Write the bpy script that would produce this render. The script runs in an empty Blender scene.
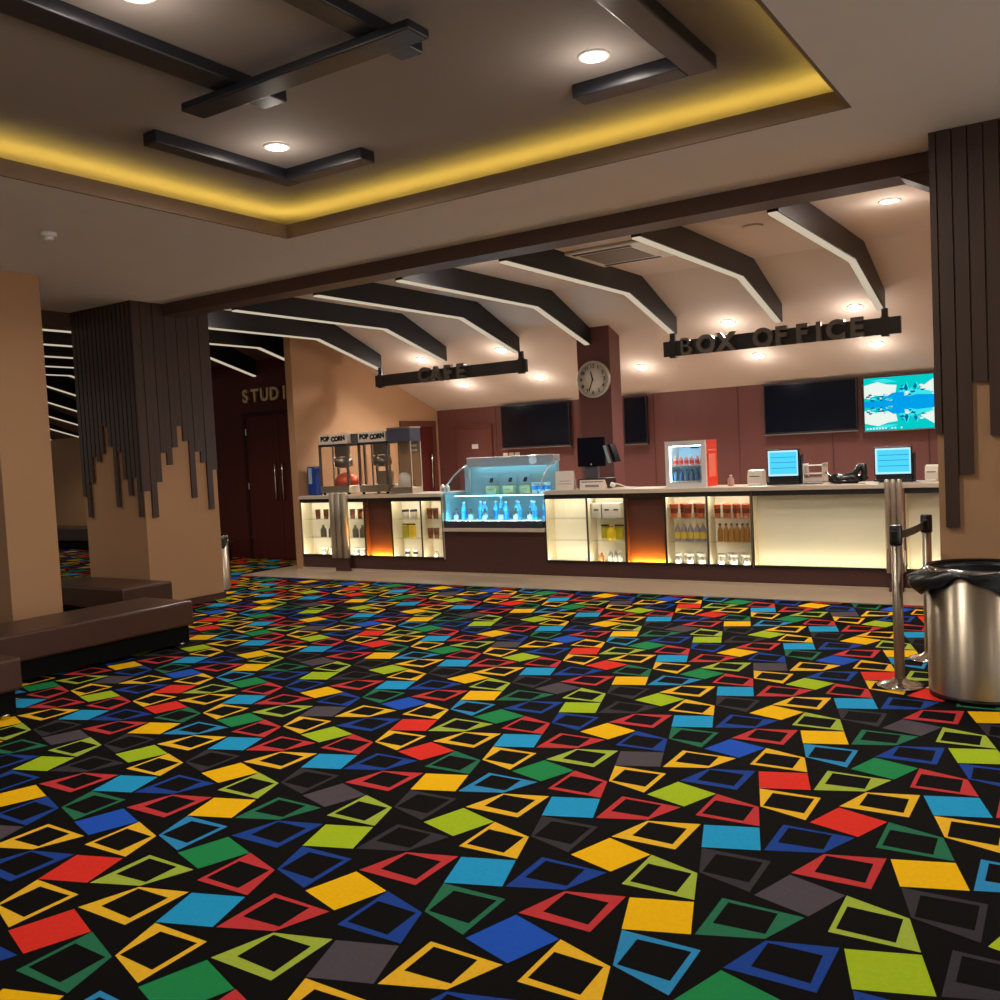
import bpy, bmesh, math, random
from mathutils import Vector, Matrix
random.seed(7)
SC = bpy.context.scene
COL = SC.collection
PI = math.pi

# ------------------------------------------------------------------ colour / materials
def lin(c):
    c /= 255.0
    return c / 12.92 if c <= .04045 else ((c + .055) / 1.055) ** 2.4
def S(r, g, b): return (lin(r), lin(g), lin(b), 1)
MATS = {}
def mat(name, col, rough=.6, metal=0., noise=0., nscale=8., bump=0., emit=None, estr=0., stretch=None, spec=.5, trans=0., alpha=1., coat=0.):
    if name in MATS: return MATS[name]
    m = bpy.data.materials.new(name); m.use_nodes = True
    nt = m.node_tree; b = nt.nodes['Principled BSDF']
    b.inputs['Base Color'].default_value = col
    b.inputs['Roughness'].default_value = rough
    b.inputs['Metallic'].default_value = metal
    b.inputs['Specular IOR Level'].default_value = spec
    if trans: b.inputs['Transmission Weight'].default_value = trans
    if alpha < 1: b.inputs['Alpha'].default_value = alpha
    if coat: b.inputs['Coat Weight'].default_value = coat
    if emit:
        b.inputs['Emission Color'].default_value = emit
        b.inputs['Emission Strength'].default_value = estr
    if noise or bump:
        tc = nt.nodes.new('ShaderNodeTexCoord'); mp = nt.nodes.new('ShaderNodeMapping')
        nz = nt.nodes.new('ShaderNodeTexNoise'); nz.inputs['Scale'].default_value = nscale
        nz.inputs['Detail'].default_value = 4
        if stretch: mp.inputs['Scale'].default_value = stretch
        nt.links.new(tc.outputs['Object'], mp.inputs['Vector']); nt.links.new(mp.outputs['Vector'], nz.inputs['Vector'])
        if noise:
            mx = nt.nodes.new('ShaderNodeMix'); mx.data_type = 'RGBA'
            mx.inputs['A'].default_value = tuple(c * (1 - noise) for c in col[:3]) + (1,)
            mx.inputs['B'].default_value = tuple(min(1, c * (1 + noise)) for c in col[:3]) + (1,)
            nt.links.new(nz.outputs['Fac'], mx.inputs['Factor']); nt.links.new(mx.outputs['Result'], b.inputs['Base Color'])
        if bump:
            bp = nt.nodes.new('ShaderNodeBump'); bp.inputs['Strength'].default_value = bump; bp.inputs['Distance'].default_value = .01
            nt.links.new(nz.outputs['Fac'], bp.inputs['Height']); nt.links.new(bp.outputs['Normal'], b.inputs['Normal'])
    MATS[name] = m
    return m
def glass(name, tint=(1, 1, 1, 1), refl=.08):
    if name in MATS: return MATS[name]
    m = bpy.data.materials.new(name); m.use_nodes = True; nt = m.node_tree
    nt.nodes.remove(nt.nodes['Principled BSDF']); out = nt.nodes['Material Output']
    tr = nt.nodes.new('ShaderNodeBsdfTransparent'); tr.inputs['Color'].default_value = tint
    gl = nt.nodes.new('ShaderNodeBsdfGlossy'); gl.inputs['Roughness'].default_value = .03
    lw = nt.nodes.new('ShaderNodeLayerWeight'); lw.inputs['Blend'].default_value = .5
    pw = nt.nodes.new('ShaderNodeMath'); pw.operation = 'POWER'; pw.inputs[1].default_value = 5
    fr = nt.nodes.new('ShaderNodeMath'); fr.operation = 'MULTIPLY_ADD'; fr.inputs[1].default_value = .6; fr.inputs[2].default_value = refl * .6
    nt.links.new(lw.outputs['Facing'], pw.inputs[0]); nt.links.new(pw.outputs[0], fr.inputs[0])
    mx = nt.nodes.new('ShaderNodeMixShader')
    nt.links.new(fr.outputs[0], mx.inputs['Fac']); nt.links.new(tr.outputs[0], mx.inputs[1]); nt.links.new(gl.outputs[0], mx.inputs[2])
    nt.links.new(mx.outputs[0], out.inputs['Surface']); MATS[name] = m
    return m
def emis(name, col, s):
    if name in MATS: return MATS[name]
    m = bpy.data.materials.new(name); m.use_nodes = True; nt = m.node_tree
    nt.nodes.remove(nt.nodes['Principled BSDF']); e = nt.nodes.new('ShaderNodeEmission')
    e.inputs['Color'].default_value = col; e.inputs['Strength'].default_value = s
    nt.links.new(e.outputs[0], nt.nodes['Material Output'].inputs['Surface']); MATS[name] = m
    return m

# ------------------------------------------------------------------ mesh helpers
class MB:
    def __init__(s): s.bm = bmesh.new(); s.mats = []
    def mi(s, m):
        if m is None: return 0
        if m not in s.mats: s.mats.append(m)
        return s.mats.index(m)
    def poly(s, pts, m=None):
        f = s.bm.faces.new([s.bm.verts.new(p) for p in pts]); f.material_index = s.mi(m); return f
    def box(s, x0, x1, y0, y1, z0, z1, m=None, bev=0):
        v = [s.bm.verts.new((x, y, z)) for x in (x0, x1) for y in (y0, y1) for z in (z0, z1)]
        fs = []
        for q in ((0, 1, 3, 2), (4, 6, 7, 5), (0, 4, 5, 1), (2, 3, 7, 6), (0, 2, 6, 4), (1, 5, 7, 3)):
            f = s.bm.faces.new([v[i] for i in q]); f.material_index = s.mi(m); fs.append(f)
        if bev:
            es = list({e for f in fs for e in f.edges})
            bmesh.ops.bevel(s.bm, geom=es, offset=bev, segments=2, profile=.5, affect='EDGES')
        return s
    def prism(s, pts, axis, a, b, m=None):
        """pts: 2-D outline; axis 'x' -> (y,z) outline, 'y' -> (x,z), 'z' -> (x,y)"""
        def P(p, t): return {'x': (t, p[0], p[1]), 'y': (p[0], t, p[1]), 'z': (p[0], p[1], t)}[axis]
        A = [s.bm.verts.new(P(p, a)) for p in pts]; B = [s.bm.verts.new(P(p, b)) for p in pts]
        n = len(pts); fs = [s.bm.faces.new(A[::-1]), s.bm.faces.new(B)]
        for i in range(n): fs.append(s.bm.faces.new((A[i], A[(i + 1) % n], B[(i + 1) % n], B[i])))
        for f in fs: f.material_index = s.mi(m)
        return s
    def lathe(s, prof, c=(0, 0, 0), n=24, m=None, smooth=True, cap=True):
        rings = []
        for r, z in prof:
            rings.append([s.bm.verts.new((c[0] + r * math.cos(2 * PI * i / n), c[1] + r * math.sin(2 * PI * i / n), c[2] + z)) for i in range(n)])
        for a, b in zip(rings, rings[1:]):
            for i in range(n):
                f = s.bm.faces.new((a[i], a[(i + 1) % n], b[(i + 1) % n], b[i])); f.smooth = smooth; f.material_index = s.mi(m)
        if cap:
            for rg, fl in ((rings[0], True), (rings[-1], False)):
                f = s.bm.faces.new(rg[::-1] if fl else rg); f.material_index = s.mi(m)
        return s
    def tube(s, pts, r, n=8, m=None):
        pts = [Vector(p) for p in pts]; rings = []
        for i, p in enumerate(pts):
            d = (pts[min(i + 1, len(pts) - 1)] - pts[max(i - 1, 0)]).normalized()
            up = Vector((0, 0, 1)) if abs(d.z) < .9 else Vector((1, 0, 0))
            u = d.cross(up).normalized(); v = d.cross(u)
            rr = r[i] if isinstance(r, (list, tuple)) else r
            rings.append([s.bm.verts.new(p + (u * math.cos(2 * PI * k / n) + v * math.sin(2 * PI * k / n)) * rr) for k in range(n)])
        for a, b in zip(rings, rings[1:]):
            for k in range(n):
                f = s.bm.faces.new((a[k], a[(k + 1) % n], b[(k + 1) % n], b[k])); f.smooth = True; f.material_index = s.mi(m)
        for rg in (rings[0], rings[-1]):
            f = s.bm.faces.new(rg); f.material_index = s.mi(m)
        return s
    def build(s, name, m=None, parent=None, loc=None, rot=None, **props):
        bmesh.ops.recalc_face_normals(s.bm, faces=s.bm.faces)
        me = bpy.data.meshes.new(name); s.bm.to_mesh(me); s.bm.free()
        for q in (s.mats or [m]): me.materials.append(q)
        o = bpy.data.objects.new(name, me); COL.objects.link(o)
        if parent is not None: o.parent = parent
        if loc is not None: o.location = loc
        if rot is not None: o.rotation_euler = rot
        for k, v in props.items(): o[k] = v
        return o
def struct(name, mb, m, parent=None):
    o = mb.build(name, m, parent)
    if parent is None: o['kind'] = 'structure'
    return o
def thing(name, label, cat, loc=(0, 0, 0), rz=0, group=None):
    o = bpy.data.objects.new(name, None); COL.objects.link(o); o.empty_display_size = .1
    o.location = loc; o.rotation_euler = (0, 0, rz); o['label'] = label; o['category'] = cat
    if group: o['group'] = group
    return o
def tag(o, label, cat, group=None):
    o['label'] = label; o['category'] = cat
    if group: o['group'] = group
    return o
def dup(root, loc, label, rz=None, group=None):
    r = root.copy(); COL.objects.link(r); r.location = loc
    if rz is not None: r.rotation_euler = (0, 0, rz)
    r['label'] = label
    if group: r['group'] = group
    for ch in list(root.children):
        c = ch.copy(); COL.objects.link(c); c.parent = r
        for g in list(ch.children):
            d = g.copy(); COL.objects.link(d); d.parent = c
    return r
def text(name, s, size, m, parent, loc, rot, depth=.004, bold=0., align='CENTER', **props):
    cu = bpy.data.curves.new(name, 'FONT'); cu.body = s; cu.size = size; cu.extrude = depth; cu.offset = bold
    cu.align_x = align; cu.align_y = 'CENTER'
    tmp = bpy.data.objects.new(name + '_tmp', cu); COL.objects.link(tmp)
    bpy.context.view_layer.update()
    me = bpy.data.meshes.new_from_object(tmp.evaluated_get(bpy.context.evaluated_depsgraph_get()))
    bpy.data.objects.remove(tmp)
    me.materials.clear(); me.materials.append(m)
    o = bpy.data.objects.new(name, me); COL.objects.link(o); o.parent = parent; o.location = loc; o.rotation_euler = rot
    for k, v in props.items(): o[k] = v
    return o
def spot(name, loc, power, col=(1, .92, .83), size=2.4, blend=.6, r=.05, rot=(0, 0, 0), parent=None):
    l = bpy.data.lights.new(name, 'SPOT'); l.energy = power; l.color = col; l.spot_size = size; l.spot_blend = blend; l.shadow_soft_size = r
    o = bpy.data.objects.new(name, l); COL.objects.link(o); o.location = loc; o.rotation_euler = rot
    if parent: o.parent = parent
    return o
def area(name, loc, sx, sy, power, col, rot=(0, 0, 0), parent=None):
    l = bpy.data.lights.new(name, 'AREA'); l.shape = 'RECTANGLE'; l.size = sx; l.size_y = sy; l.energy = power; l.color = col
    o = bpy.data.objects.new(name, l); COL.objects.link(o); o.location = loc; o.rotation_euler = rot
    if parent: o.parent = parent
    return o
FRONT = (PI / 2, 0, 0)          # text that faces the camera side (-Y)

# ------------------------------------------------------------------ materials
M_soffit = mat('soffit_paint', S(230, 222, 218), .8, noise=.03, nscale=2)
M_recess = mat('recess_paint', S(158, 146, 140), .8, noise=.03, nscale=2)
M_fascia = mat('fascia_paint', S(120, 96, 74), .7)
M_cream = mat('cream_ceiling', S(206, 190, 178), .8, noise=.02, nscale=2)
M_tan = mat('tan_wall', S(178, 138, 102), .8, noise=.04, nscale=3, bump=.03)
M_rear = mat('rear_wood', S(108, 64, 60), .5, noise=.12, nscale=3, stretch=(3, 3, .25))
M_maroon = mat('maroon_wood', S(86, 36, 31), .55, noise=.15, nscale=4, stretch=(4, 4, .3), spec=.2)
M_slat = mat('slat_wood', S(66, 47, 40), .45, noise=.2, nscale=10, stretch=(2, 2, .15))
M_beam = mat('beam_brown', S(82, 56, 44), .5, noise=.1, nscale=4)
M_fin = mat('fin_dark', S(25, 24, 30), .4, noise=.1, nscale=5, stretch=(1, .3, 3))
M_led = emis('fin_led', (1, .84, .62, 1), .34)
M_bar = mat('bar_dark', S(30, 30, 37), .35)
M_leather = mat('brown_leather', S(68, 43, 34), .35, noise=.2, nscale=6, bump=.15)
M_black = mat('black_base', S(5, 5, 5), .7, spec=.1)
M_steel = mat('brushed_steel', S(190, 178, 160), .22, 1, noise=.08, nscale=30, stretch=(8, 8, .05))
M_chrome = mat('chrome', S(205, 200, 195), .12, 1)
M_bag = mat('bag_plastic', S(24, 26, 28), .25, bump=.4, nscale=20)
M_top = mat('worktop', S(208, 194, 176), .3, noise=.04, nscale=30)
M_cbrown = mat('counter_brown', S(78, 50, 46), .4, noise=.08, nscale=5)
M_cdark = mat('counter_dark', S(26, 20, 20), .5)
M_cream_panel = mat('cream_laminate', S(226, 214, 184), .6)
M_niche_back = mat('niche_back', S(242, 235, 216), .6)
M_tile = mat('tile_strip', S(196, 176, 154), .3, noise=.06, nscale=6)
M_white = mat('white_plastic', S(230, 226, 220), .4)
M_scr = mat('screen_black', S(10, 14, 28), .2, spec=.25)
M_blackpl = mat('black_plastic', S(22, 22, 26), .35)
M_glass = glass('clear_glass', (.97, .98, .97, 1), .06)
M_caseglass = glass('case_glass', (.9, .97, .99, 1), .035)

nt_ = M_steel.node_tree; b_ = nt_.nodes['Principled BSDF']; b_.inputs['Anisotropic'].default_value = .85; b_.inputs['Roughness'].default_value = .36; b_.inputs['Anisotropic Rotation'].default_value = .25
tg_ = nt_.nodes.new('ShaderNodeTangent'); tg_.direction_type = 'RADIAL'; tg_.axis = 'Z'; nt_.links.new(tg_.outputs[0], b_.inputs['Tangent'])
# ------------------------------------------------------------------ camera
F, YAW, PITCH, ROLL = 941.67, math.radians(33.362), math.radians(2.941), math.radians(2.841)
fw = Vector((-math.sin(YAW) * math.cos(PITCH), math.cos(YAW) * math.cos(PITCH), -math.sin(PITCH)))
rt = Vector((math.cos(YAW), math.sin(YAW), 0)); up = rt.cross(fw)
r2 = rt * math.cos(ROLL) - up * math.sin(ROLL); u2 = rt * math.sin(ROLL) + up * math.cos(ROLL)
cam = bpy.data.cameras.new('camera'); cam.sensor_width = 36; cam.lens = F * 36 / 1000; cam.clip_start = .05
co = bpy.data.objects.new('camera', cam); COL.objects.link(co); SC.camera = co
R3 = Matrix((r2, u2, -fw)).transposed()
co.matrix_world = Matrix.Translation((0, 0, 1.5)) @ R3.to_4x4()
EYE = Vector((0, 0, 1.5))
def at(px, py, ax, val):
    d = fw * F + r2 * (px - 500) - u2 * (py - 500)
    i = 'XYZ'.index(ax)
    return EYE + d * ((val - EYE[i]) / d[i])

# ------------------------------------------------------------------ carpet
LX, LY = .68853, .67429
TPL = [
 ('f', [(-1.377, 2.755), (-1.178, 2.822), (-1.11, 2.625), (-1.31, 2.556)], None),
 ('o', [(-1.447, 3.088), (-1.245, 3.023), (-1.182, 2.835), (-1.442, 2.83)], [(-1.428, 3.016), (-1.261, 3.012), (-1.254, 2.857), (-1.426, 2.86)]),
 ('o', [(-1.307, 2.552), (-1.05, 2.553), (-1.042, 2.295), (-1.242, 2.358)], [(-1.242, 2.523), (-1.071, 2.532), (-1.066, 2.361), (-1.234, 2.368)]),
 ('f', [(-1.65, 3.154), (-1.451, 3.087), (-1.518, 2.897), (-1.711, 2.956)], None),
 ('o', [(-1.59, 2.694), (-1.39, 2.754), (-1.388, 2.494), (-1.65, 2.494)], [(-1.580, 2.685), (-1.421, 2.690), (-1.414, 2.531), (-1.583, 2.538)]),
 ('o', [(-1.795, 2.89), (-1.526, 2.883), (-1.595, 2.702), (-1.788, 2.63)], [(-1.768, 2.869), (-1.606, 2.870), (-1.602, 2.731), (-1.765, 2.721)]),
]
CC = {  # colours of the six shapes in the three-by-three repeat
 0: 'ye lb re lg ye lb lb lb gy', 1: 'lg re ye lg gn re ye re bl', 2: 'lb gy ye bl gy ye gn gy ye',
 3: 'ye lg bl gy re gn lg gn ye', 4: 're ye bl bl re ye re ye lg', 5: 'bl re ye gn bl lg gy lb re'}
CC = {k: v.split() for k, v in CC.items()}
def carpet(nm, c): return mat('carpet_' + nm, c, .95, noise=.13, nscale=60, spec=.08)
CM = {'ye': carpet('yellow', S(250, 190, 14)), 'lb': carpet('sky_blue', S(36, 158, 214)), 're': carpet('red', S(226, 52, 40)),
      'lg': carpet('lime', S(166, 194, 34)), 'gn': carpet('green', S(34, 138, 78)), 'bl': carpet('blue', S(34, 86, 196)), 'gy': carpet('grey', S(82, 74, 82))}
CO = {'ye': carpet('yellow_outline', S(238, 186, 44)), 'lb': carpet('sky_outline', S(48, 140, 196)), 're': carpet('red_outline', S(196, 58, 60)),
      'lg': carpet('lime_outline', S(164, 184, 66)), 'gn': carpet('green_outline', S(42, 114, 82)), 'bl': carpet('blue_outline', S(32, 68, 152)), 'gy': carpet('grey_outline', S(58, 54, 59))}
M_ground = carpet('black', S(11, 9, 9))
fl = MB(); XA, XB, YA, YB = -25.0, 5.0, -3.0, 14.0
fl.poly([(XA, YA, 0), (XB, YA, 0), (XB, YB, 0), (XA, YB, 0)], M_ground)
ZC = .0006
for i in range(-34, 10):
    for j in range(-9, 17):
        ox, oy = i * LX, j * LY
        if not (XA + 2 < ox - 1.4 < XB - .5 and YA + .5 < oy + 2.7 < YB - .5): continue
        if oy + 2.7 > 9.3 and ox - 1.4 > -9.9: continue
        for t, (k, out, hole) in enumerate(TPL):
            m = (CM if k == 'f' else CO)[CC[t][(i % 3) * 3 + (j % 3)]]
            O = [(x + ox, y + oy, ZC) for x, y in out]
            if k == 'f': fl.poly(O, m)
            else:
                H = [(x + ox, y + oy, ZC) for x, y in hole]
                for a in range(4):
                    b = (a + 1) % 4
                    fl.poly([O[a], O[b], H[b], H[a]], m)
bm_ = fl.bm
floor = fl.build('floor', None); floor['kind'] = 'structure'
for p in floor.data.polygons:
    if p.normal.z < 0: p.flip()
# tiled strip in front of and behind the counter
tl = MB(); tl.box(-9.95, -.4, 8.64, 12.65, 0, .006); struct('floor_tile_strip', tl, M_tile)

# ------------------------------------------------------------------ ceilings
ZS, ZL, ZU = 3.235, 3.335, 3.45
hx0, hx1, hy0, hy1 = -5.37, -1.18, -1.6, 5.335
sx0, sx1, sy0, sy1 = -9.55, 5.0, -3.2, 6.75
c = MB()
hh_ = .02
for (a, b, e, f) in ((sx0, hx0 - hh_, sy0, sy1), (hx1 + hh_, sx1, sy0, sy1), (hx0 - hh_, hx1 + hh_, sy0, hy0 - hh_), (hx0 - hh_, hx1 + hh_, hy1 + hh_, sy1)):
    c.box(a, b, e, f, ZS, ZS + .05)
struct('ceiling', c, M_soffit)
c = MB(); t = .02
c.box(hx0 - t, hx0, hy0, hy1 + t, ZS, ZL); c.box(hx1, hx1 + t, hy0, hy1 + t, ZS, ZL)
c.box(hx0, hx1, hy1, hy1 + t, ZS, ZL); c.box(hx0, hx1, hy0 - t, hy0, ZS, ZL)
struct('trim_1', c, M_fascia)
g = .52
c = MB()
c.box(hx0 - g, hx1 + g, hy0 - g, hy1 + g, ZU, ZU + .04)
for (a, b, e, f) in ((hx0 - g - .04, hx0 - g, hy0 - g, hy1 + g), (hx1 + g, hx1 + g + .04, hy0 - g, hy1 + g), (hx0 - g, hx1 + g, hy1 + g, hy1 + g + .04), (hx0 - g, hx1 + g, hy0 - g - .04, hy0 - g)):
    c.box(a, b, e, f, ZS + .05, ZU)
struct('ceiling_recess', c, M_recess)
cov = MB(); q = .1; w = .03; zz = ZS + .06
cov.box(hx0 - q - w, hx0 - q, hy0, hy1 + q, zz, zz + .015); cov.box(hx1 + q, hx1 + q + w, hy0, hy1 + q, zz, zz + .015)
cov.box(hx0 - q, hx1 + q, hy1 + q, hy1 + q + w, zz, zz + .015)
tag(cov.build('cove_light', emis('cove_led', (1, .75, .12, 1), 8)), 'yellow LED strip hidden along the edge of the ceiling recess', 'light strip')
# counter-area ceiling: flat, then falling to the rear wall
def zslope(y): return 2.23 + .375 * (12.65 - y)
YC0 = 12.65 - (3.35 - 2.23) / .375
c = MB(); c.prism([(6.6, 3.35), (YC0, 3.35), (12.75, zslope(12.75)), (12.75, zslope(12.75) + .1), (YC0, 3.45), (6.6, 3.45)], 'x', -9.55, .2); struct('ceiling_counter', c, M_cream)
c = MB(); c.prism([(2.0, 3.35), (YC0, 3.35), (12.75, zslope(12.75)), (12.75, zslope(12.75) + .1), (YC0, 3.45), (2.0, 3.45)], 'x', -25, -9.56); struct('ceiling_hall', c, M_fascia)
# drop beam and the brown edge of the low ceiling
c = MB(); c.box(-9.5, -.89, 6.5, 6.75, 3.115, ZS); struct('trim_2', c, M_beam)
c = MB(); c.box(-9.72, -9.5, 3.0, 6.8, 3.08, 3.36); struct('trim_3', c, M_beam)
c = MB(); c.prism([(-1.14, 3.115), (-.9, 3.115), (-.9, 2.98)], 'y', 6.52, 6.75); struct('trim_4', c, M_beam)

# ------------------------------------------------------------------ walls
c = MB(); c.prism([(9.37, 0), (12.65, 0), (12.65, zslope(12.65)), (YC0, 3.35), (9.37, 3.35)], 'x', -9.62, -9.5); struct('wall_left', c, M_tan)
c = MB(); c.box(-9.62, -.4, 12.65, 12.8, 0, 2.6); wr = struct('wall_rear', c, M_rear)
for n, x in enumerate((-8.33, -6.72, -6.2, -5.6, -4.35, -3.1, -1.95)):
    g_ = MB(); g_.box(x - .006, x + .006, 12.645, 12.66, .1, 2.23); g_.build('panel_joint', mat('joint_brown', S(84, 44, 38), .6), wr)
c = MB(); c.box(-.88, -.4, 7.0, 12.65, 0, 3.35); struct('wall_right', c, M_tan)
c = MB(); c.box(-12.75, -9.62, 10.3, 10.45, 0, 3.1); struct('wall_studio', c, M_maroon)
c = MB(); c.box(-25, -12.6, 12.5, 12.65, 0, 2.6); struct('wall_hall', c, M_tan)
c = MB(); c.box(-12.75, -12.65, 10.45, 12.5, 0, 3.0); struct('wall_hall_side', c, M_maroon)

# studio double door with frame, handles and lettering
def door_piece(n, mb, m, p): return mb.build(n, m, p)
c = MB(); c.box(-11.56, -11.5, 10.26, 10.3, 0, 2.3); c.box(-10.06, -10.0, 10.26, 10.3, 0, 2.3); c.box(-11.5, -10.06, 10.26, 10.3, 2.24, 2.3)
d1 = c.build('door_1', mat('maroon_dark', S(52, 24, 22), .55, spec=.2)); d1['kind'] = 'structure'
for a, b, hx in ((-11.5, -10.785, -10.86), (-10.775, -10.06, -10.7)):
    e = MB(); e.box(a, b, 10.275, 10.298, .01, 2.24); lf = e.build('door_leaf', M_maroon, d1)
    e = MB(); e.tube([(hx, 10.275, .93), (hx, 10.235, .95), (hx, 10.235, 1.47), (hx, 10.275, 1.49)], .016); e.build('handle', M_chrome, lf, label='long chrome pull handle')
    for z in (.3, 1.15, 2.0):
        e = MB(); xx = a + .01 if a < -11 else b - .01; e.box(xx - .012, xx + .012, 10.262, 10.276, z - .05, z + .05); e.build('hinge', M_chrome, lf)
st = thing('wall_lettering', 'brass letters spelling STUDIO above the double door', 'sign', (-10.6, 10.28, 2.55))
M_brass = mat('brass', S(214, 186, 130), .3, .6)
for k, ch in enumerate('STUDIO'):
    text('letter', ch, .27, M_brass, st, (-.83 + .215 * k, -.02, 0), FRONT, .02, .008)

# doors by the counter
c = MB()
c.box(-9.5, -9.47, 11.64, 11.74, 0, 2.06); c.box(-9.5, -9.47, 12.46, 12.56, 0, 2.06); c.box(-9.5, -9.47, 11.74, 12.46, 1.97, 2.06)
d2 = c.build('door_2', mat('door_frame_wood', S(104, 58, 48), .45, noise=.1, nscale=5)); d2['kind'] = 'structure'
c = MB(); c.box(-9.502, -9.48, 11.74, 12.46, .01, 1.97); lf = c.build('door_leaf', M_maroon, d2)
c = MB(); c.tube([(-9.48, 12.36, .95), (-9.43, 12.36, .97), (-9.43, 12.36, 1.5), (-9.48, 12.36, 1.52)], .014); c.build('handle', M_chrome, lf)
c = MB(); c.box(-9.14, -9.08, 12.6, 12.65, 0, 1.95); c.box(-8.5, -8.4, 12.6, 12.65, 0, 1.95); c.box(-9.08, -8.5, 12.6, 12.65, 1.9, 1.95)
d3 = c.build('door_3', MATS['door_frame_wood']); d3['kind'] = 'structure'
c = MB(); c.box(-9.08, -8.5, 12.62, 12.645, .01, 1.9); lf = c.build('door_leaf', M_rear, d3)
c = MB(); c.box(-8.80, -8.68, 12.612, 12.621, 1.565, 1.64); c.build('name_plate', M_white, lf)

# ------------------------------------------------------------------ columns with slat cladding
def column(name, x0, x1, y0, y1, slx=(), sly=(), flip=False):
    c = MB(); c.box(x0, x1, y0, y1, 0, ZS); o = struct(name, c, M_tan)
    p = MB(); p.box(x0 - .012, x1 + .012, y0 - .012, y1 + .012, 0, .075); p.build('plinth', M_cbrown, o)
    if slx:      # slats on the +X face
        s = MB(); n = len(slx); w = (y1 - y0) / n
        for k, z in enumerate(slx): s.box(x1, x1 + .02 + .004 * (k % 2), (y0 + k * w + .002) if k else y0 - .031, y0 + (k + 1) * w - .002, z, ZS)
        s.build('slat_cladding', M_slat, o)
    if sly:      # slats on the -Y face
        s = MB()
        for a, b, z in sly: s.box(a, b, y0 - .03, y0, z, ZS)
        s.build('slat_cladding', M_slat, o)
    return o
YN = 6.145
n = 14; w = 1.03 / n
zy = [1.231, 1.005, 1.381, 1.659, 1.606, 1.691, 1.977, 1.755, 1.113, 1.691, 1.403, 1.231, 1.424, 1.005]
column('column_middle', -9.5, -8.46, YN, 7.1, slx=[1.271, .989, 1.358, 1.663, 1.532, 1.717, 1.946, 1.782, 1.162, 1.663, 1.543, 1.021, 1.456],
       sly=[(-9.5 + k * w + .01, -9.5 + (k + 1) * w - .008, z) for k, z in enumerate(zy)])
column('column_left', -8.87, -7.85, 4.33, 4.785)
zr = [1.48, .918, 1.232, 1.77, 1.455, 1.1, 1.6, .95, 1.35, 1.7, 1.2, .9, 1.5]
column('column_right', -.9, .25, YN, 7.1, sly=[(max(-.905, -.943 + k * .082), -.943 + k * .082 + .073, z) for k, z in enumerate(zr)])

# ------------------------------------------------------------------ ceiling fins
FX = [-8.92, -7.74, -6.55, -5.5, -4.35, -3.1, -2.02]
fin_names = ['leftmost dark bent ceiling fin, ending above the hanging cafe sign', 'second dark ceiling fin from the left, over the cafe sign', 'third ceiling fin from the left, holding the right end of the cafe sign',
             'dark ceiling fin running into the column with the wall clock', 'dark ceiling fin right of the clock column, at the sign\'s left end', 'dark ceiling fin over the middle of the ticket sign', 'rightmost dark ceiling fin, above the right end of the ticket sign']
ZF = 3.118
def make_fin(x, label, grp, y0=6.9, yend=10.6):
    f = thing('ceiling_fin', label, 'ceiling fin', (x, y0, ZF), 0, grp)
    ye = yend - y0; yb = 9.36 - y0; dz = -.345 * (yend - 9.36) / 1.24; d = 3.349 - ZF
    b = MB(); b.prism([(0, .012), (yb, .012), (ye, dz + .012), (ye, dz + .21), (9.66 - y0, d), (0, d)], 'x', -.085, 0); b.build('fin_body', M_fin, f)
    b = MB(); b.prism([(0, 0), (yb, 0), (ye - .02, dz + .005), (ye - .02, dz + .017), (yb, .012), (0, .012)], 'x', -.08, -.014); b.build('light_strip', M_led, f)
    return f
fin0 = make_fin(FX[0], fin_names[0], 'bent ceiling fins over the counter')
for x, nm in zip(FX[1:], fin_names[1:]): dup(fin0, (x, 6.9, ZF), nm)
hl = ['hall ceiling fin beside the counter wall, lit edge bending down', 'hall ceiling fin over the studio door lettering'] + [f'{w_} hall ceiling fin left of the slatted column' for w_ in ('first', 'second', 'third', 'fourth', 'fifth', 'sixth', 'seventh', 'eighth', 'ninth', 'farthest')]
hf0 = make_fin(-10.06, hl[0], 'ceiling fins over the side hall', 4.6)
dup(hf0, (-11.2, 4.6, ZF), hl[1])
hf1 = make_fin(-12.34, hl[2], 'ceiling fins over the side hall', 4.6, 12.45)
for k, nm in enumerate(hl[3:]): dup(hf1, (-12.34 - 1.14 * (k + 1), 4.6, ZF), nm)

# ------------------------------------------------------------------ recess bars
def bar(segs, label):
    b = MB()
    for (x0, x1, y0, y1, z0, z1) in segs: b.box(x0, x1, y0, y1, z0, z1, bev=.008)
    return tag(b.build('ceiling_bar', M_bar), label, 'ceiling bar', 'dark bars in the ceiling recess')
zb, zt = 3.375, ZU
bar([(-4.72, -4.6, 3.58, 4.73, zb, zt), (-4.6, -3.94, 4.6, 4.73, zb, zt)], 'small L-shaped dark bar in the far left recess corner')
bar([(-1.82, -1.67, 2.2, 4.73, zb, zt), (-2.43, -1.82, 4.59, 4.73, zb, zt)], 'L-shaped dark bar in the far right recess corner')
bar([(-3.79, -3.62, -.5, 3.66, zb + .01, zt)], 'long dark bar at upper left, crossed near its end')
bar([(-4.04, -2.53, 3.31, 3.46, zb - .035, zb + .01)], 'dark bar crossing beneath the two long bars')
bar([(-2.84, -2.71, -.5, 3.65, zb + .01, zt)], 'long dark bar at top middle, under the cross bar\'s right end')

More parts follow.
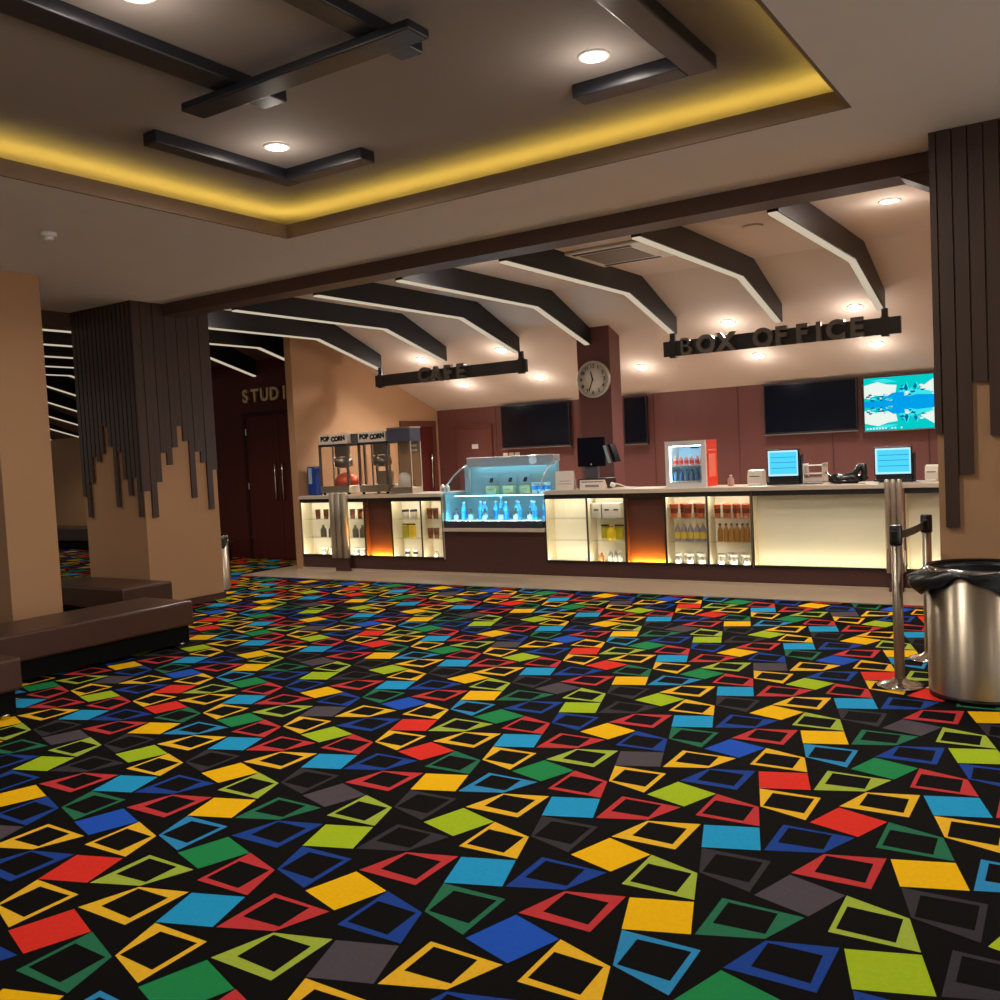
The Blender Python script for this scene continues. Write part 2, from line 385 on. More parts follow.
# ------------------------------------------------------------------ downlights
M_dl = emis('lamp_white', (1, .93, .82, 1), 26)
def downlight(loc, label, power, rx=0, size=2.5, col=(1, .91, .81), r=.07, grp='recessed downlights', glow=.045, blend=.7):
    o = thing('downlight', label, 'ceiling light', loc, 0, grp); o.rotation_euler = (rx, 0, 0)
    b = MB(); b.lathe([(r * 1.25, 0), (r * 1.25, -.008), (r, -.012), (r * .98, -.004)], n=24, cap=False); b.build('trim_ring', M_white, o)
    b = MB(); b.lathe([(r * .98, -.004), (r * .5, -.009), (.002, -.010)], n=24); b.build('diffuser', M_dl, o)
    spot('downlight_lamp', (0, 0, -.03), power, col, size, blend, .05, parent=o)
    if glow:
        l = bpy.data.lights.new('ceiling_fill_point', 'POINT'); l.energy = power * glow; l.color = col; l.shadow_soft_size = .05  # added point hanging below the fitting, only to brighten the ceiling around it
        q_ = bpy.data.objects.new('ceiling_fill_point', l); COL.objects.link(q_); q_.location = (0, 0, -.2); q_.parent = o
    return o
SL = -math.atan(.375)
rowA = [(-8.42, 'downlight just above the left end of the cafe sign'), (-7.03, 'downlight above the right half of the cafe sign'), (-3.83, 'downlight above the left half of the ticket sign'), (-2.39, 'downlight above the right half of the ticket sign')]
for x, l in rowA: downlight((x, 10.9, zslope(10.9) - .001), l, 60, SL)
rowB = [(-8.32, 'downlight below the cafe sign'), (-6.99, 'downlight left of the wall clock'), (-5.37 + .0, 'downlight right of the clock column'), (-3.77, 'downlight below the middle of the ticket sign'), (-2.36, 'downlight below the right end of the ticket sign')]
for x, l in rowB: downlight((x, 11.8, zslope(11.8) - .001), l, 60, SL)
downlight((-1.5, 8.15, 3.349), 'downlight near the slatted right column, over the counter', 50)
for x, y, l in ((-8.55, 7.6, 'downlight lighting the leftmost fin beside the brown beam'), (-5.15, 7.45, 'downlight lighting the fin behind the brown beam, mid ceiling'), (-1.66, 7.3, 'downlight lighting the rightmost fin behind the brown beam')):
    downlight((x, y, 3.349), l, 50)
for x, y, l in ((-2.16, 4.33, 'bright downlight beside the right L-shaped bar'), (-4.315, 4.25, 'downlight beside the small left L-shaped bar'), (-3.336, 2.55, 'downlight between the two long bars at the top edge')):
    downlight((x, y, ZU - .001), l, 50, 0, 3.08, (1, .9, .78), .065, glow=.035, blend=.35)
for x, y in ((-2.2, .9),): spot('recess_fill', (x, y, ZU - .03), 22, (1, .9, .76), 2.9, .7, .05)  # unseen spot without a fitting, added to brighten the near carpet
for x, y in ((1.6, 1.2), (1.5, 4.2)): spot('soffit_fill', (x, y, ZS - .03), 26, (1, .86, .7), 2.7, .7, .06)  # unseen spots without fittings, added as fill from the right
spot('hall_lamp', (-11.4, 4.0, 3.3), 60, (1, .84, .68), 2.7, .6, .05)
spot('hall_lamp', (-17.9, 10.6, 2.75), 45, (1, .8, .6), 2.4, .6, .05)
spot('hall_lamp', (-10.8, 8.0, 3.3), 26, (1, .8, .62), 2.2, .6, .05)

d = thing('smoke_detector', 'small white smoke detector on the low ceiling at left', 'smoke detector', (-6.43, 4.02, ZS))
b = MB(); b.lathe([(.055, 0), (.055, -.02), (.05, -.028)], n=20); b.build('base', M_white, d)
b = MB(); b.lathe([(.035, -.028), (.03, -.05), (.015, -.055)], n=20); b.build('sensor_cap', M_white, d)
d = thing('air_vent', 'square ceiling air conditioner panel between two dark fins', 'air vent', (-4.0, 8.34, 3.35))
b = MB(); b.box(-.42, .42, -.42, .42, -.03, 0, bev=.01); b.build('frame', M_white, d)
b = MB(); b.box(-.27, .27, -.27, .27, -.034, -.028); b.build('grille', mat('grille_grey', S(120, 112, 104), .6), d)
for sx, sy in ((0, .34), (0, -.34)):
    b = MB(); b.box(-.3, .3, sy - .03, sy + .03, -.034, -.028); b.build('slot', M_cdark, d)
d = thing('ceiling_speaker', 'small round fitting in the flat ceiling near the rightmost fin', 'ceiling fitting', (-2.63, 8.2, 3.35))
b = MB(); b.lathe([(.09, 0), (.09, -.01), (.07, -.015)], n=20); b.build('grille', M_cream, d)

# ------------------------------------------------------------------ hanging signs
M_sign = mat('sign_dark', S(50, 46, 48), .45); M_letter = mat('sign_letter', S(120, 112, 104), .35, .5)
def hang_sign(x0, x1, y, z0, z1, label, word, xs, size, hangs):
    s = thing('hanging_sign', label, 'sign', ((x0 + x1) / 2, y, z0))
    hx = (x1 - x0) / 2; h = z1 - z0
    b = MB(); b.box(-hx, hx, 0, .05, 0, h); b.build('board', M_sign, s)
    for q in hangs:
        b = MB(); b.box(q - .035, q + .035, -.012, .062, -.02, h + .012); b.box(q - .03, q + .03, .005, .045, h, 2.79 - z0); b.build('bracket', M_sign, s)
    for ch, q in zip(word, xs): text('letter', ch, size, M_letter, s, (at(q, 340, 'Y', y - .05).x - (x0 + x1) / 2, -.04, h * .5), FRONT, .03, .0 if ch == 'B' else .011)
    return s
sg = hang_sign(-8.97, -6.41, 10.5, 2.52, 2.682, 'long dark hanging sign with dim grey letters left of the clock', 'CAFE', [422, 434, 446, 459], .27, [-1.19, 1.2])
sg2 = hang_sign(-4.49, -1.86, 10.5, 2.52, 2.695, 'dark hanging BOX OFFICE sign with grey block letters', 'BOXOFFICE', [685.6, 706, 725.6, 763, 781, 802, 819, 836, 857], .275, [-1.2, 1.16])

# ------------------------------------------------------------------ clock column
c = MB(); c.prism([(10.61, 0), (10.9, 0), (10.9, zslope(10.9)), (10.61, zslope(10.61))], 'x', -5.71, -5.255); struct('column_clock', c, M_rear)
ck = thing('wall_clock', 'round white wall clock on the maroon column', 'clock', (-5.485, 10.61, 2.344))
b = MB(); b.lathe([(.232, 0), (.232, .03), (.22, .042), (.204, .034)], n=48, cap=True); o = b.build('rim', mat('clock_rim', S(215, 208, 196), .3, .5), ck, rot=FRONT)
b = MB(); b.lathe([(.208, .034), (.003, .036)], n=48); b.build('dial', mat('clock_dial', S(240, 232, 220), .6), ck, rot=FRONT)
M_ink = mat('ink', S(24, 22, 22), .6)
for h in range(12):
    a = 2 * PI * h / 12; nm = str(12 if h == 0 else h)
    text('numeral', nm, .062, M_ink, ck, (.164 * math.sin(a), -.038, .164 * math.cos(a)), FRONT, .0008, .001)
for nm, a, L, w in (('hour_hand', 2 * PI * 11.55 / 12, .105, .007), ('minute_hand', 2 * PI * 33.5 / 60, .155, .0055)):
    b = MB(); b.box(-w, w, -.044, -.041, -.02, L); b.build(nm, M_ink, ck, rot=(0, a, 0))

# ------------------------------------------------------------------ counter
YF, YB_ = 9.38, 9.88
Z0, Z1, ZT = .2, .945, 1.02      # niche bottom / niche top / worktop
wt = MB()
wt.box(-9.5, -7.03, 9.355, YB_, .975, ZT, bev=.006); wt.box(-5.565, -1.25, 9.355, YB_, .975, ZT, bev=.006)
for piece, lab, rng in ((0, 'pale worktop under the popcorn machines', (-9.5, -7.03)), (1, 'long pale worktop from the glass case to the right column', (-5.56, -1.0))):
    w_ = MB(); w_.box(rng[0], rng[1], 9.355, YB_, .975, ZT, bev=.006); tag(w_.build('worktop', M_top), lab, 'worktop', 'counter worktops')
wt.bm.free()
pl = MB(); pl.box(-9.5, -1.0, 9.44, 9.8, .0, .19); pl.box(-9.5, -1.0, 9.39, 9.44, .035, .19); o = pl.build('counter_plinth', M_cbrown)
tag(o, 'dark brown base running along the whole service counter', 'counter base')
sk = MB(); sk.box(-9.5, -1.0, 9.36, 9.4, .006, .035); sk.build('skirting', M_tile, o)

M_lednic = emis('niche_led', (1, .88, .66, 1), 27)
M_ledor = emis('orange_led', (1, .42, .03, 1), 120)
def unit(x0, x1, kind, label):
    """a counter unit between x0 and x1: lit glass-fronted niche, orange-lit panel or backlit panel"""
    xc = (x0 + x1) / 2; W = (x1 - x0) / 2
    nm = {'niche': 'display_cabinet', 'orange': 'orange_lit_counter', 'panel': 'backlit_counter'}[kind]
    u = thing(nm, label, {'niche': 'display cabinet', 'orange': 'counter panel', 'panel': 'light panel'}[kind], (xc, YF, .19), 0, {'niche': 'lit display cabinets in the counter', 'orange': 'orange-lit counter panels', 'panel': 'backlit counter panels'}[kind])
    h = Z1 - .19 ; H = .975 - .19
    D = .2 if kind == 'niche' else (.07 if kind == 'orange' else .12)
    e = .012
    b = MB()
    b.box(-W, -W + e, 0, D + .02, 0, H, M_cream_panel if kind != 'orange' else M_cbrown); b.box(W - e, W, 0, D + .02, 0, H, M_cream_panel if kind != 'orange' else M_cbrown)
    b.box(-W + e, W - e, D, D + .02, 0, H, M_niche_back if kind != 'orange' else M_cbrown)
    b.box(-W + e, W - e, 0, D, 0, .012, M_niche_back)
    b.box(-W + e, W - e, 0, D, h, H, M_cdark)
    b.build('carcass', None, u)
    b = MB(); b.box(-W, W, -.006, 0, h, H); b.box(-W, W, -.006, 0, 0, .028); b.box(-W, W, -.006, 0, h - .02, h); b.box(-W, -W + .006, -.006, 0, 0, h); b.box(W - .006, W, -.006, 0, 0, h); b.build('front_frame', M_cdark, u)
    if kind == 'niche':
        for k in (1, 2):
            b = MB(); b.box(-W + e, W - e, .03, D, k * h / 3 - .004, k * h / 3 + .004); b.build('shelf', M_glass, u)
        b = MB(); b.box(-W + e, W - e, .004, .02, .0125, .018); b.build('light_strip', M_lednic, u)
        b = MB(); b.box(-W + e, W - e, .004, .02, h - .008, h - .002); b.build('light_strip', M_lednic, u)
        b = MB(); b.box(-W + .006, W - .006, -.003, .001, .004, h); b.build('glass_front', M_glass, u)
    elif kind == 'orange':
        b = MB(); b.box(-W + e, W - e, .004, .03, .0125, .02); b.build('light_strip', M_ledor, u)
    else:
        b = MB(); b.box(-W + e, W - e, .004, .03, .0125, .018); b.build('light_strip', emis('panel_led', (1, .86, .58, 1), 10), u)
        b = MB(); b.box(-W + .006, W - .006, -.003, .001, .004, h); b.build('glass_front', M_glass, u)
    return u
units = [(-9.49, -8.335, 'niche', 'lit display cabinet at the counter\'s left end, behind the fluted post'), (-8.33, -7.87, 'orange', 'brown panel with orange glow under the popcorn machines'),
         (-7.865, -7.385, 'niche', 'lit display cabinet holding yellow packets, left of the glass case'), (-7.38, -7.05, 'niche', 'narrow lit display cabinet of brown cups beside the glass case'),
         (-5.56, -5.015, 'niche', 'empty lit display cabinet right of the glass case'), (-5.01, -4.545, 'niche', 'lit display cabinet with one bright yellow pack'),
         (-4.54, -4.07, 'orange', 'brown panel with orange glow in the middle of the counter'), (-4.065, -3.6, 'niche', 'lit display cabinet with large orange tubs'),
         (-3.595, -3.13, 'niche', 'lit display cabinet with brown bottles and orange cups'), (-3.115, -1.82, 'panel', 'large pale backlit panel at the right of the counter'),
         (-1.67, -1.0, 'panel', 'narrow backlit panel at the counter\'s right end, behind the barrier posts')]
for a in units: unit(*a)
M_alu = mat('post_alu', S(186, 176, 162), .35, .6)
def post(x0, x1, label):
    p = thing('fluted_post', label, 'counter post', ((x0 + x1) / 2, 9.298, .006), 0, 'fluted posts on the counter front'); w = (x1 - x0) / 3
    for k in range(3):
        b = MB(); b.lathe([(w * .46, .18), (w * .46, 1.03), (w * .36, 1.05), (w * .1, 1.06)], ((k - 1) * w, 0, 0), 16); b.build('tube', M_alu, p)
    b = MB(); b.box(-1.2 * w, 1.2 * w, .01, .04, 0, .185); b.build('foot', M_cbrown, p)
    b = MB(); b.box(-1.5 * w, 1.5 * w, 0.004, .012, .2, .75); b.build('back_plate', M_alu, p)
post(-8.86, -8.55, 'fluted metal post at the left of the counter front')
post(-1.83, -1.67, 'fluted metal post at the right of the counter front')

# ------------------------------------------------------------------ small goods builders
def cup(r0, r1, h, m, lidm=None, name='paper_cup', band=None):
    def mk(label, cat, loc, grp):
        o = thing(name, label, cat, loc, 0, grp)
        b = MB(); b.lathe([(r0, 0), (r1, h), (r1 * 1.04, h), (r1 * 1.04, h - .008), (r1 * .97, h - .008), (r0 * .9, .01)], n=18); b.build('cup_body', m, o)
        if band:
            b = MB(); z0, z1 = h * .35, h * .7; f = lambda z: r0 + (r1 - r0) * z / h + .001
            b.lathe([(f(z0), z0), (f(z1), z1)], n=18, cap=False); b.build('printed_band', band, o)
        if lidm:
            b = MB(); b.lathe([(r1 * 1.05, h), (r1 * 1.02, h + .012), (r1 * .8, h + .018)], n=18); b.build('lid', lidm, o)
        return o
    return mk
def bottle(r, h, m, capm, band=None, name='bottle'):
    def mk(label, cat, loc, grp):
        o = thing(name, label, cat, loc, 0, grp)
        b = MB(); b.lathe([(r * .92, 0), (r, .01), (r, h * .58), (r * .85, h * .68), (r * .4, h * .82), (r * .36, h * .93)], n=18); b.build('bottle_body', m, o)
        b = MB(); b.lathe([(r * .45, h * .9), (r * .45, h), (r * .4, h)], n=14); b.build('cap', capm, o)
        if band:
            b = MB(); b.lathe([(r + .001, h * .16), (r + .001, h * .5)], n=18, cap=False); b.build('printed_label', band, o)
        return o
    return mk
ORD = ['first', 'second', 'third', 'fourth', 'fifth', 'sixth', 'seventh', 'eighth', 'ninth', 'tenth']
def row(mk, n, x0, x1, y, z, desc, place, cat, grp, jit=0):
    return spots(mk, [x0 + (x1 - x0) * (k / (n - 1) if n > 1 else .5) for k in range(n)], y, z, desc, place, cat, grp, jit)
def spots(mk, xs, y, z, desc, place, cat, grp, jit=0):
    first = None; n = len(xs)
    for k, x in enumerate(xs):
        l = f'{ORD[k]} from left of {n} {desc} {place}' if n > 1 else f'{desc} {place}'
        loc = (x, y + (jit if k % 2 else 0), z)
        if first is None: first = mk(l, cat, loc, grp)
        else: dup(first, loc, l)
    return first
def cab(*pxs): return [at(p_, 530, 'Y', 9.47).x for p_ in pxs]
hN = Z1 - .19
ZB, ZM, ZTp = .19 + .0125, .19 + hN / 3 + .0045, .19 + 2 * hN / 3 + .0045
M_obkt = mat('orange_tub', S(212, 108, 58), .5, noise=.15, nscale=25); M_bkt2 = mat('brown_print', S(120, 52, 28), .5, noise=.2, nscale=20)
M_bcup = mat('brown_cup', S(120, 70, 36), .5, noise=.2, nscale=20); M_gcup = mat('grey_bottle', S(104, 92, 80), .35)
M_wcup = mat('white_cup', S(206, 200, 188), .5); M_grayp = mat('grey_print', S(150, 150, 146), .5)
M_purp = mat('mauve_bottle', S(150, 136, 150), .35); M_ylab = mat('yellow_print', S(224, 196, 70), .5); M_ycap = mat('yellow_cap', S(226, 196, 40), .4)
M_bbot = mat('amber_bottle', S(166, 116, 58), .3); M_bcap = mat('brown_cap', S(84, 52, 30), .4)
M_yel = mat('yellow_pack', S(236, 202, 24), .45, noise=.15, nscale=30); M_ygr = mat('olive_pack', S(176, 164, 40), .45, noise=.2, nscale=20)
YG = 9.46
spots(cup(.032, .045, .15, M_obkt, None, 'popcorn_tub', M_bkt2), cab(676.5, 683, 690, 696.5, 703), 9.43, ZTp, 'orange popcorn tubs', 'on the top shelf', 'popcorn tub', 'orange popcorn tubs', .095)
spots(bottle(.033, .2, M_purp, M_ycap, M_ylab), cab(678, 684.5, 691, 697.5, 703.5), YG, ZM, 'mauve bottles with yellow caps', 'on the middle shelf', 'bottle', 'mauve bottles')
spots(cup(.03, .037, .12, M_wcup, None, 'white_cup', M_grayp), cab(679, 685, 691, 697, 703), 9.43, ZB, 'white cups', 'under the mauve bottles', 'cup', 'white cups under mauve bottles', .09)
spots(cup(.028, .034, .14, M_obkt, None, 'paper_cup', M_bkt2), cab(719.5, 725, 730, 735, 739.5, 744.5, 748.5), 9.43, ZTp, 'orange paper cups', 'above the amber bottles', 'cup', 'orange paper cups', .09)
spots(bottle(.029, .19, M_bbot, M_bcap, None), cab(720.5, 726.5, 732, 737.5, 743, 748), YG, ZM, 'amber bottles', 'below the orange paper cups', 'bottle', 'amber bottles', .001)
spots(cup(.03, .037, .12, M_wcup, None, 'white_cup', M_grayp), cab(722, 728.5, 735, 741.5, 747.5), 9.43, ZB, 'white cups', 'below the amber bottles', 'cup', 'white cups below amber bottles', .09)
spots(cup(.03, .036, .13, M_bcup, None, 'paper_cup', M_bkt2), cab(319.5, 327.5, 335, 354, 361.5), YG, ZTp, 'brown cups', 'on the top shelf at the counter\'s left end', 'cup', 'brown cups at the left end')
spots(bottle(.042, .17, M_gcup, M_grayp), cab(324, 332, 356, 363.2), YG, ZM, 'grey bottles', 'on the middle shelf at the counter\'s left end', 'bottle', 'grey bottles at the left end')
spots(cup(.034, .04, .11, M_wcup, None, 'white_cup', M_grayp), cab(324, 332, 356, 362.2), YG, ZB, 'white cups', 'low in the counter\'s left end', 'cup', 'white cups at the left end')
def packet(w, h, m):
    def mk(label, cat, loc, grp):
        o = thing('snack_packet', label, cat, loc, 0, grp)
        b = MB(); b.box(-w, w, -.028, .028, 0, h * .9, bev=.02); b.build('pouch', m, o)
        b = MB(); b.box(-w, w, -.01, .01, h * .88, h); b.build('seal', M_bcap, o); return o
    return mk
spots(packet(.046, .19, M_ygr), cab(406.5), YG, ZM, 'olive green packet', 'on the middle shelf left of the glass case', 'packet', None)
spots(packet(.046, .19, M_yel), cab(413.5), YG - .01, ZM, 'yellow packet beside the olive green packet', 'left of the glass case', 'packet', None)
def tub(m, band):
    def mk(label, cat, loc, grp):
        o = thing('food_tub', label, cat, loc, 0, grp)
        b = MB(); b.lathe([(.042, 0), (.046, .1), (.04, .1)], n=20); b.build('tub_body', m, o)
        b = MB(); b.lathe([(.048, .09), (.048, .112), (.04, .118)], n=20); b.build('lid', band, o); return o
    return mk
spots(tub(M_wcup, M_blackpl), cab(407, 415.2), YG, ZTp, 'white tubs with black lids', 'above the olive and yellow packets', 'tub', 'black lidded tubs')
spots(cup(.028, .034, .1, M_wcup, None, 'white_cup', M_blackpl), cab(407, 415), YG, ZB, 'small white cups', 'below the olive and yellow packets', 'cup', 'white cups below the packets')
spots(cup(.03, .038, .13, M_bcup, None, 'paper_cup', M_bkt2), cab(431, 437), YG, ZTp, 'brown cups', 'on the top shelf beside the glass case', 'cup', 'brown cups by the glass case')
spots(cup(.03, .038, .13, M_bcup, None, 'paper_cup', M_bkt2), cab(431, 437), YG, ZM, 'brown cups', 'on the middle shelf beside the glass case', 'cup', 'lower brown cups by the glass case')
spots(bottle(.028, .08, M_wcup, M_bcap, None, 'jar'), cab(436), YG, ZB, 'small pale jar with brown cap', 'beside the glass case, bottom shelf', 'jar', None)
def carton(w, d, h, m, spotm, name='carton'):
    def mk(label, cat, loc, grp):
        o = thing(name, label, cat, loc, 0, grp)
        b = MB(); b.box(-w, w, -d, d, 0, h, bev=.004); b.build('carton_body', m, o)
        b = MB(); b.box(-w * .5, w * .5, -d - .001, -d + .002, h * .5, h * .6); b.build('printed_mark', spotm, o); return o
    return mk
spots(carton(.058, .04, .17, M_wcup, M_blackpl), cab(599, 609.5, 618.6), YG, ZTp, 'cream cartons', 'above the bright yellow pack', 'carton', 'cream cartons')
spots(packet(.055, .17, M_ygr), cab(603, 616.5), 9.545, ZM, 'olive packets', 'behind the round bright yellow pack', 'packet', 'olive packets by the yellow pack')
yk = thing('snack_packet', 'round bright yellow pack on the middle shelf of a lit cabinet', 'packet', (cab(612)[0], 9.455, ZM))
b = MB(); b.lathe([(.03, 0), (.05, .02), (.054, .08), (.045, .12), (.02, .155), (.03, .175)], n=16); b.build('pouch', M_yel, yk)
b = MB(); b.lathe([(.025, .15), (.025, .16)], n=12); b.build('tie', M_bcap, yk)
spots(bottle(.026, .1, M_obkt, M_bcap, None, 'jar'), cab(601), YG, ZB, 'small orange jar', 'on the cabinet floor below the yellow pack', 'jar', None)
spots(bottle(.03, .13, M_grayp, M_wcup, None, 'bottle'), cab(610, 615, 620), YG, ZB, 'small clear bottles', 'below the bright yellow pack', 'bottle', 'small clear bottles')

# ------------------------------------------------------------------ refrigerated glass case
gc = thing('glass_display_case', 'curved glass refrigerated case glowing blue in the counter', 'display case', (-6.305, 9.38, .19))
hw = .71; DC = .47
b = MB(); b.box(-hw - .02, hw + .02, .012, DC, 0, .35); b.build('cabinet_base', M_cbrown, gc)
b = MB(); b.box(-hw - .02, hw + .02, -.03, DC, .352, .398, bev=.006); b.build('ledge', M_top, gc)
b = MB(); b.box(-hw, hw, -.02, DC, .398, .468); b.box(-hw, hw, -.02, -.012, .468, .486); b.build('deck', mat('case_dark', S(58, 62, 70), .35), gc)
b = MB(); b.box(-hw + .01, hw - .01, .0, DC - .02, .47, .478); b.build('tray', mat('tray_white', S(220, 232, 238), .3), gc)
prof = [(0, .47), (-.005, .84), (.03, .93), (.1, 1.03), (.2, 1.11), (.34, 1.165)]
def ins(z): return max(0, (z - .86)) * .5       # the left end leans inwards towards the top
M_frame = mat('case_frame', S(196, 200, 198), .3, .6)
b = MB()
for (y0, z0), (y1, z1) in zip(prof, prof[1:]): b.poly([(-hw + ins(z0), y0, z0), (hw, y0, z0), (hw, y1, z1), (-hw + ins(z1), y1, z1)])
b.build('curved_glass', M_caseglass, gc)
for sgn in (-1, 1):
    X_ = (lambda z: -hw + ins(z)) if sgn < 0 else (lambda z: hw)
    b = MB(); pp = [(X_(z), y, z) for y, z in prof]; b.poly(pp[:2] + [(X_(.84), DC, .84), (X_(.47), DC, .47)]); b.poly(pp[1:] + [(X_(1.165), DC, 1.165), (X_(.84), DC, .84)]); b.build('side_glass', M_caseglass, gc)
    b = MB(); b.tube([(X_(z) - sgn * .01, y, z) for y, z in prof[1:]], .01, 6); b.build('edge_trim', M_frame, gc)
b = MB(); b.tube([(-hw + ins(1.165) + .025, .33, 1.16), (-hw + ins(1.165) + .025, .33, .8)], .014, 8); b.build('glass_stay', M_frame, gc)
b = MB(); b.box(-hw + .012, -hw + .018, .01, DC - .02, .478, .83); b.build('side_liner', mat('case_back', S(140, 166, 166), .4), gc)
xl = -hw + ins(1.165) 
b = MB(); b.box(xl, hw, .33, DC, 1.165, 1.245, bev=.008); b.box(xl, hw, .315, .345, 1.125, 1.25, bev=.006); b.build('canopy', M_frame, gc)
b = MB(); b.lathe([(.055, 0), (.05, .004)], n=24); b.build('badge', M_white, gc, loc=(.42, .315, 1.19), rot=FRONT)
b = MB(); b.box(-hw + .02, hw - .02, DC - .02, DC, .478, 1.165); b.build('back_panel', mat('case_back', S(140, 166, 166), .4), gc)
b = MB(); b.box(-hw + .02, hw - .02, .2, DC - .03, .78, .788); b.build('glass_shelf', M_caseglass, gc)
M_ledb = emis('case_led', (.16, .66, 1, 1), 90); M_ledw = emis('case_led_top', (.5, .84, 1, 1), 7)
b = MB(); b.box(-hw + .03, hw - .03, -.01, .004, .479, .485); b.build('light_strip', M_ledb, gc)
b = MB(); b.box(xl + .03, hw - .03, .35, .37, 1.15, 1.16); b.build('light_strip', M_ledw, gc)
b = MB(); b.box(-hw + .03, hw - .03, .2, .206, .774, .78); b.build('light_strip', M_ledw, gc)
ZD = .19 + .4785
M_blue = mat('blue_bottle', S(110, 210, 250), .2); M_bluel = mat('blue_label', S(60, 160, 235), .4); M_wcap = mat('white_cap', S(235, 240, 245), .4)
def caseX(*pxs): return [at(p_, 510, 'Y', 9.52).x for p_ in pxs]
spots(bottle(.036, .23, M_blue, M_wcap, M_bluel), caseX(463, 475, 484, 490.5, 505, 511.5, 518, 526, 533.5, 539.5), 9.54, ZD, 'blue water bottles', 'in the glass case', 'bottle', 'blue bottles in the case', .11)
spots(bottle(.032, .15, M_gcup, M_bcap, M_purp, 'bottle'), caseX(459.5, 474, 488, 504, 519, 533), 9.45, ZD, 'slim grey bottles', 'at the front of the glass case', 'bottle', 'grey bottles in the case')
spots(bottle(.036, .29, M_blue, M_wcap, M_bluel), caseX(497.8), 9.6, ZD, 'tall blue bottle with white cap', 'rising in the middle of the glass case', 'bottle', None)
ZSH = .19 + .7885
M_pale = mat('pale_box', S(200, 205, 150), .5, noise=.1, nscale=20)
def shX(*pxs): return [at(p_, 485, 'Y', 9.7).x for p_ in pxs]
spots(carton(.075, .04, .1, M_pale, M_ygr), shX(490, 507, 524), 9.75, ZSH, 'pale olive cartons', 'on the shelf of the glass case', 'carton', 'pale cartons in the case')
spots(cup(.03, .04, .13, M_wcap, None, 'white_cup', M_bluel), shX(534.5, 541, 547.5), 9.7, ZSH, 'white and blue cups', 'at the case shelf\'s right end', 'cup', 'white cups in the case')
def tray_pack(label, cat, loc, grp):
    o = thing('sandwich_pack', label, cat, loc, 0, grp)
    b = MB(); b.prism([(-.085, 0), (.085, 0), (.07, .12), (-.06, .12)], 'y', -.012, .012); b.build('pack_body', mat('pack_grey', S(150, 176, 186), .25), o)
    b = MB(); b.prism([(-.03, .03), (.02, .03), (.035, .085), (-.01, .085)], 'y', -.016, -.011); b.build('printed_label', M_ink, o); return o
spots(tray_pack, shX(487, 506, 521), 9.812, ZSH + .11, 'grey sandwich packs', 'hung at the back of the glass case', 'sandwich pack', 'sandwich packs in the case')

# ------------------------------------------------------------------ popcorn machines
M_red = mat('red_panel', S(226, 60, 36), .4); M_kettle = mat('kettle_orange', S(226, 96, 60), .35, .3)
M_cab = glass('cabinet_glass', (.97, .96, .94, 1), .05)
M_signw = mat('sign_white', S(244, 230, 218), .5)
def popcorn(x0, x1, kcol, label):
    W = (x1 - x0) / 2; D = .38; H = .8
    o = thing('popcorn_machine', label, 'popcorn machine', ((x0 + x1) / 2, 9.5, ZT), 0, 'popcorn machines on the counter')
    b = MB(); b.box(-W, W, 0, D, .03, .12, bev=.005); b.build('base', M_steel, o)
    for sx in (-W + .04, W - .04):
        for sy in (.04, D - .04):
            b = MB(); b.lathe([(.018, 0), (.02, .03)], (sx, sy, 0), 10); b.build('foot', M_black, o)
    for sx in (-W, W - .025):
        for sy in (0, D - .025):
            b = MB(); b.box(sx, sx + .028, sy, sy + .028, .12, .68); b.build('corner_post', mat('machine_grey', S(120, 112, 106), .35, .6), o)
    for pts in ([(-W + .025, .005), (W - .025, .005)],):
        b = MB(); b.box(-W + .025, W - .025, .006, .01, .12, .68); b.build('front_glass', M_cab, o)
        b = MB(); b.box(-.012, .012, 0, .012, .12, .68); b.build('door_stile', M_steel, o)
    for sx in (-W + .006, W - .01):
        b = MB(); b.box(sx, sx + .004, .025, D - .025, .12, .68); b.build('side_glass', M_cab, o)
    b = MB(); b.box(-W, W, 0, D, .66, .69); b.build('top_frame', mat('machine_dark', S(70, 66, 64), .35, .5), o)
    b = MB(); b.box(-W + .01, W - .01, .01, D - .01, .69, .83, bev=.006); b.build('sign_box', M_signw, o)
    text('lettering', 'POP', .085, M_ink, o, (-W * .52, .006, .765), FRONT, .002, .006)
    text('lettering', 'CORN', .085, M_ink, o, (W * .4, .006, .76), (PI / 2, -.06, 0), .002, .006)
    b = MB(); b.box(W - .002, W + .004, .1, D - .05, .7, .82); b.build('vent_panel', M_fin, o)
    b = MB(); b.lathe([(.06, 0), (.13, .03), (.13, .13), (.09, .15)], (.0, .2, .36), 20); b.build('kettle', mat('kettle_steel', S(150, 142, 134), .3, .8), o)
    b = MB(); b.tube([(0, .2, .52), (0, .2, .68)], .018); b.box(-.12, .1, .17, .24, .52, .68); b.build('kettle_arm', M_steel, o)
    if kcol:
        b = MB(); b.lathe([(.17, .0), (.165, .08), (.12, .15), (.03, .18)], (.05, .2, .12), 20); b.build('popcorn_heap', kcol, o)
    else:
        b = MB(); b.box(-.05, .16, .14, .24, .12, .3, bev=.01); b.build('scoop_tray', M_steel, o)
    return o
x = lambda px_: at(px_, 470, 'Y', 9.5)[0]
popcorn(x(319.5), x(348), M_kettle, 'popcorn machine at the counter\'s left end with orange bowl inside')
popcorn(x(358.5), x(387), None, 'second popcorn machine, beside the food warmer')
x0, x1 = x(389), x(411.5); W = (x1 - x0) / 2
o = thing('food_warmer', 'glass food warmer with blue grey top beside the popcorn machines', 'food warmer', ((x0 + x1) / 2, 9.5, ZT))
b = MB(); b.box(-W, W, 0, .22, .0, .08, bev=.004); b.build('base', M_steel, o)
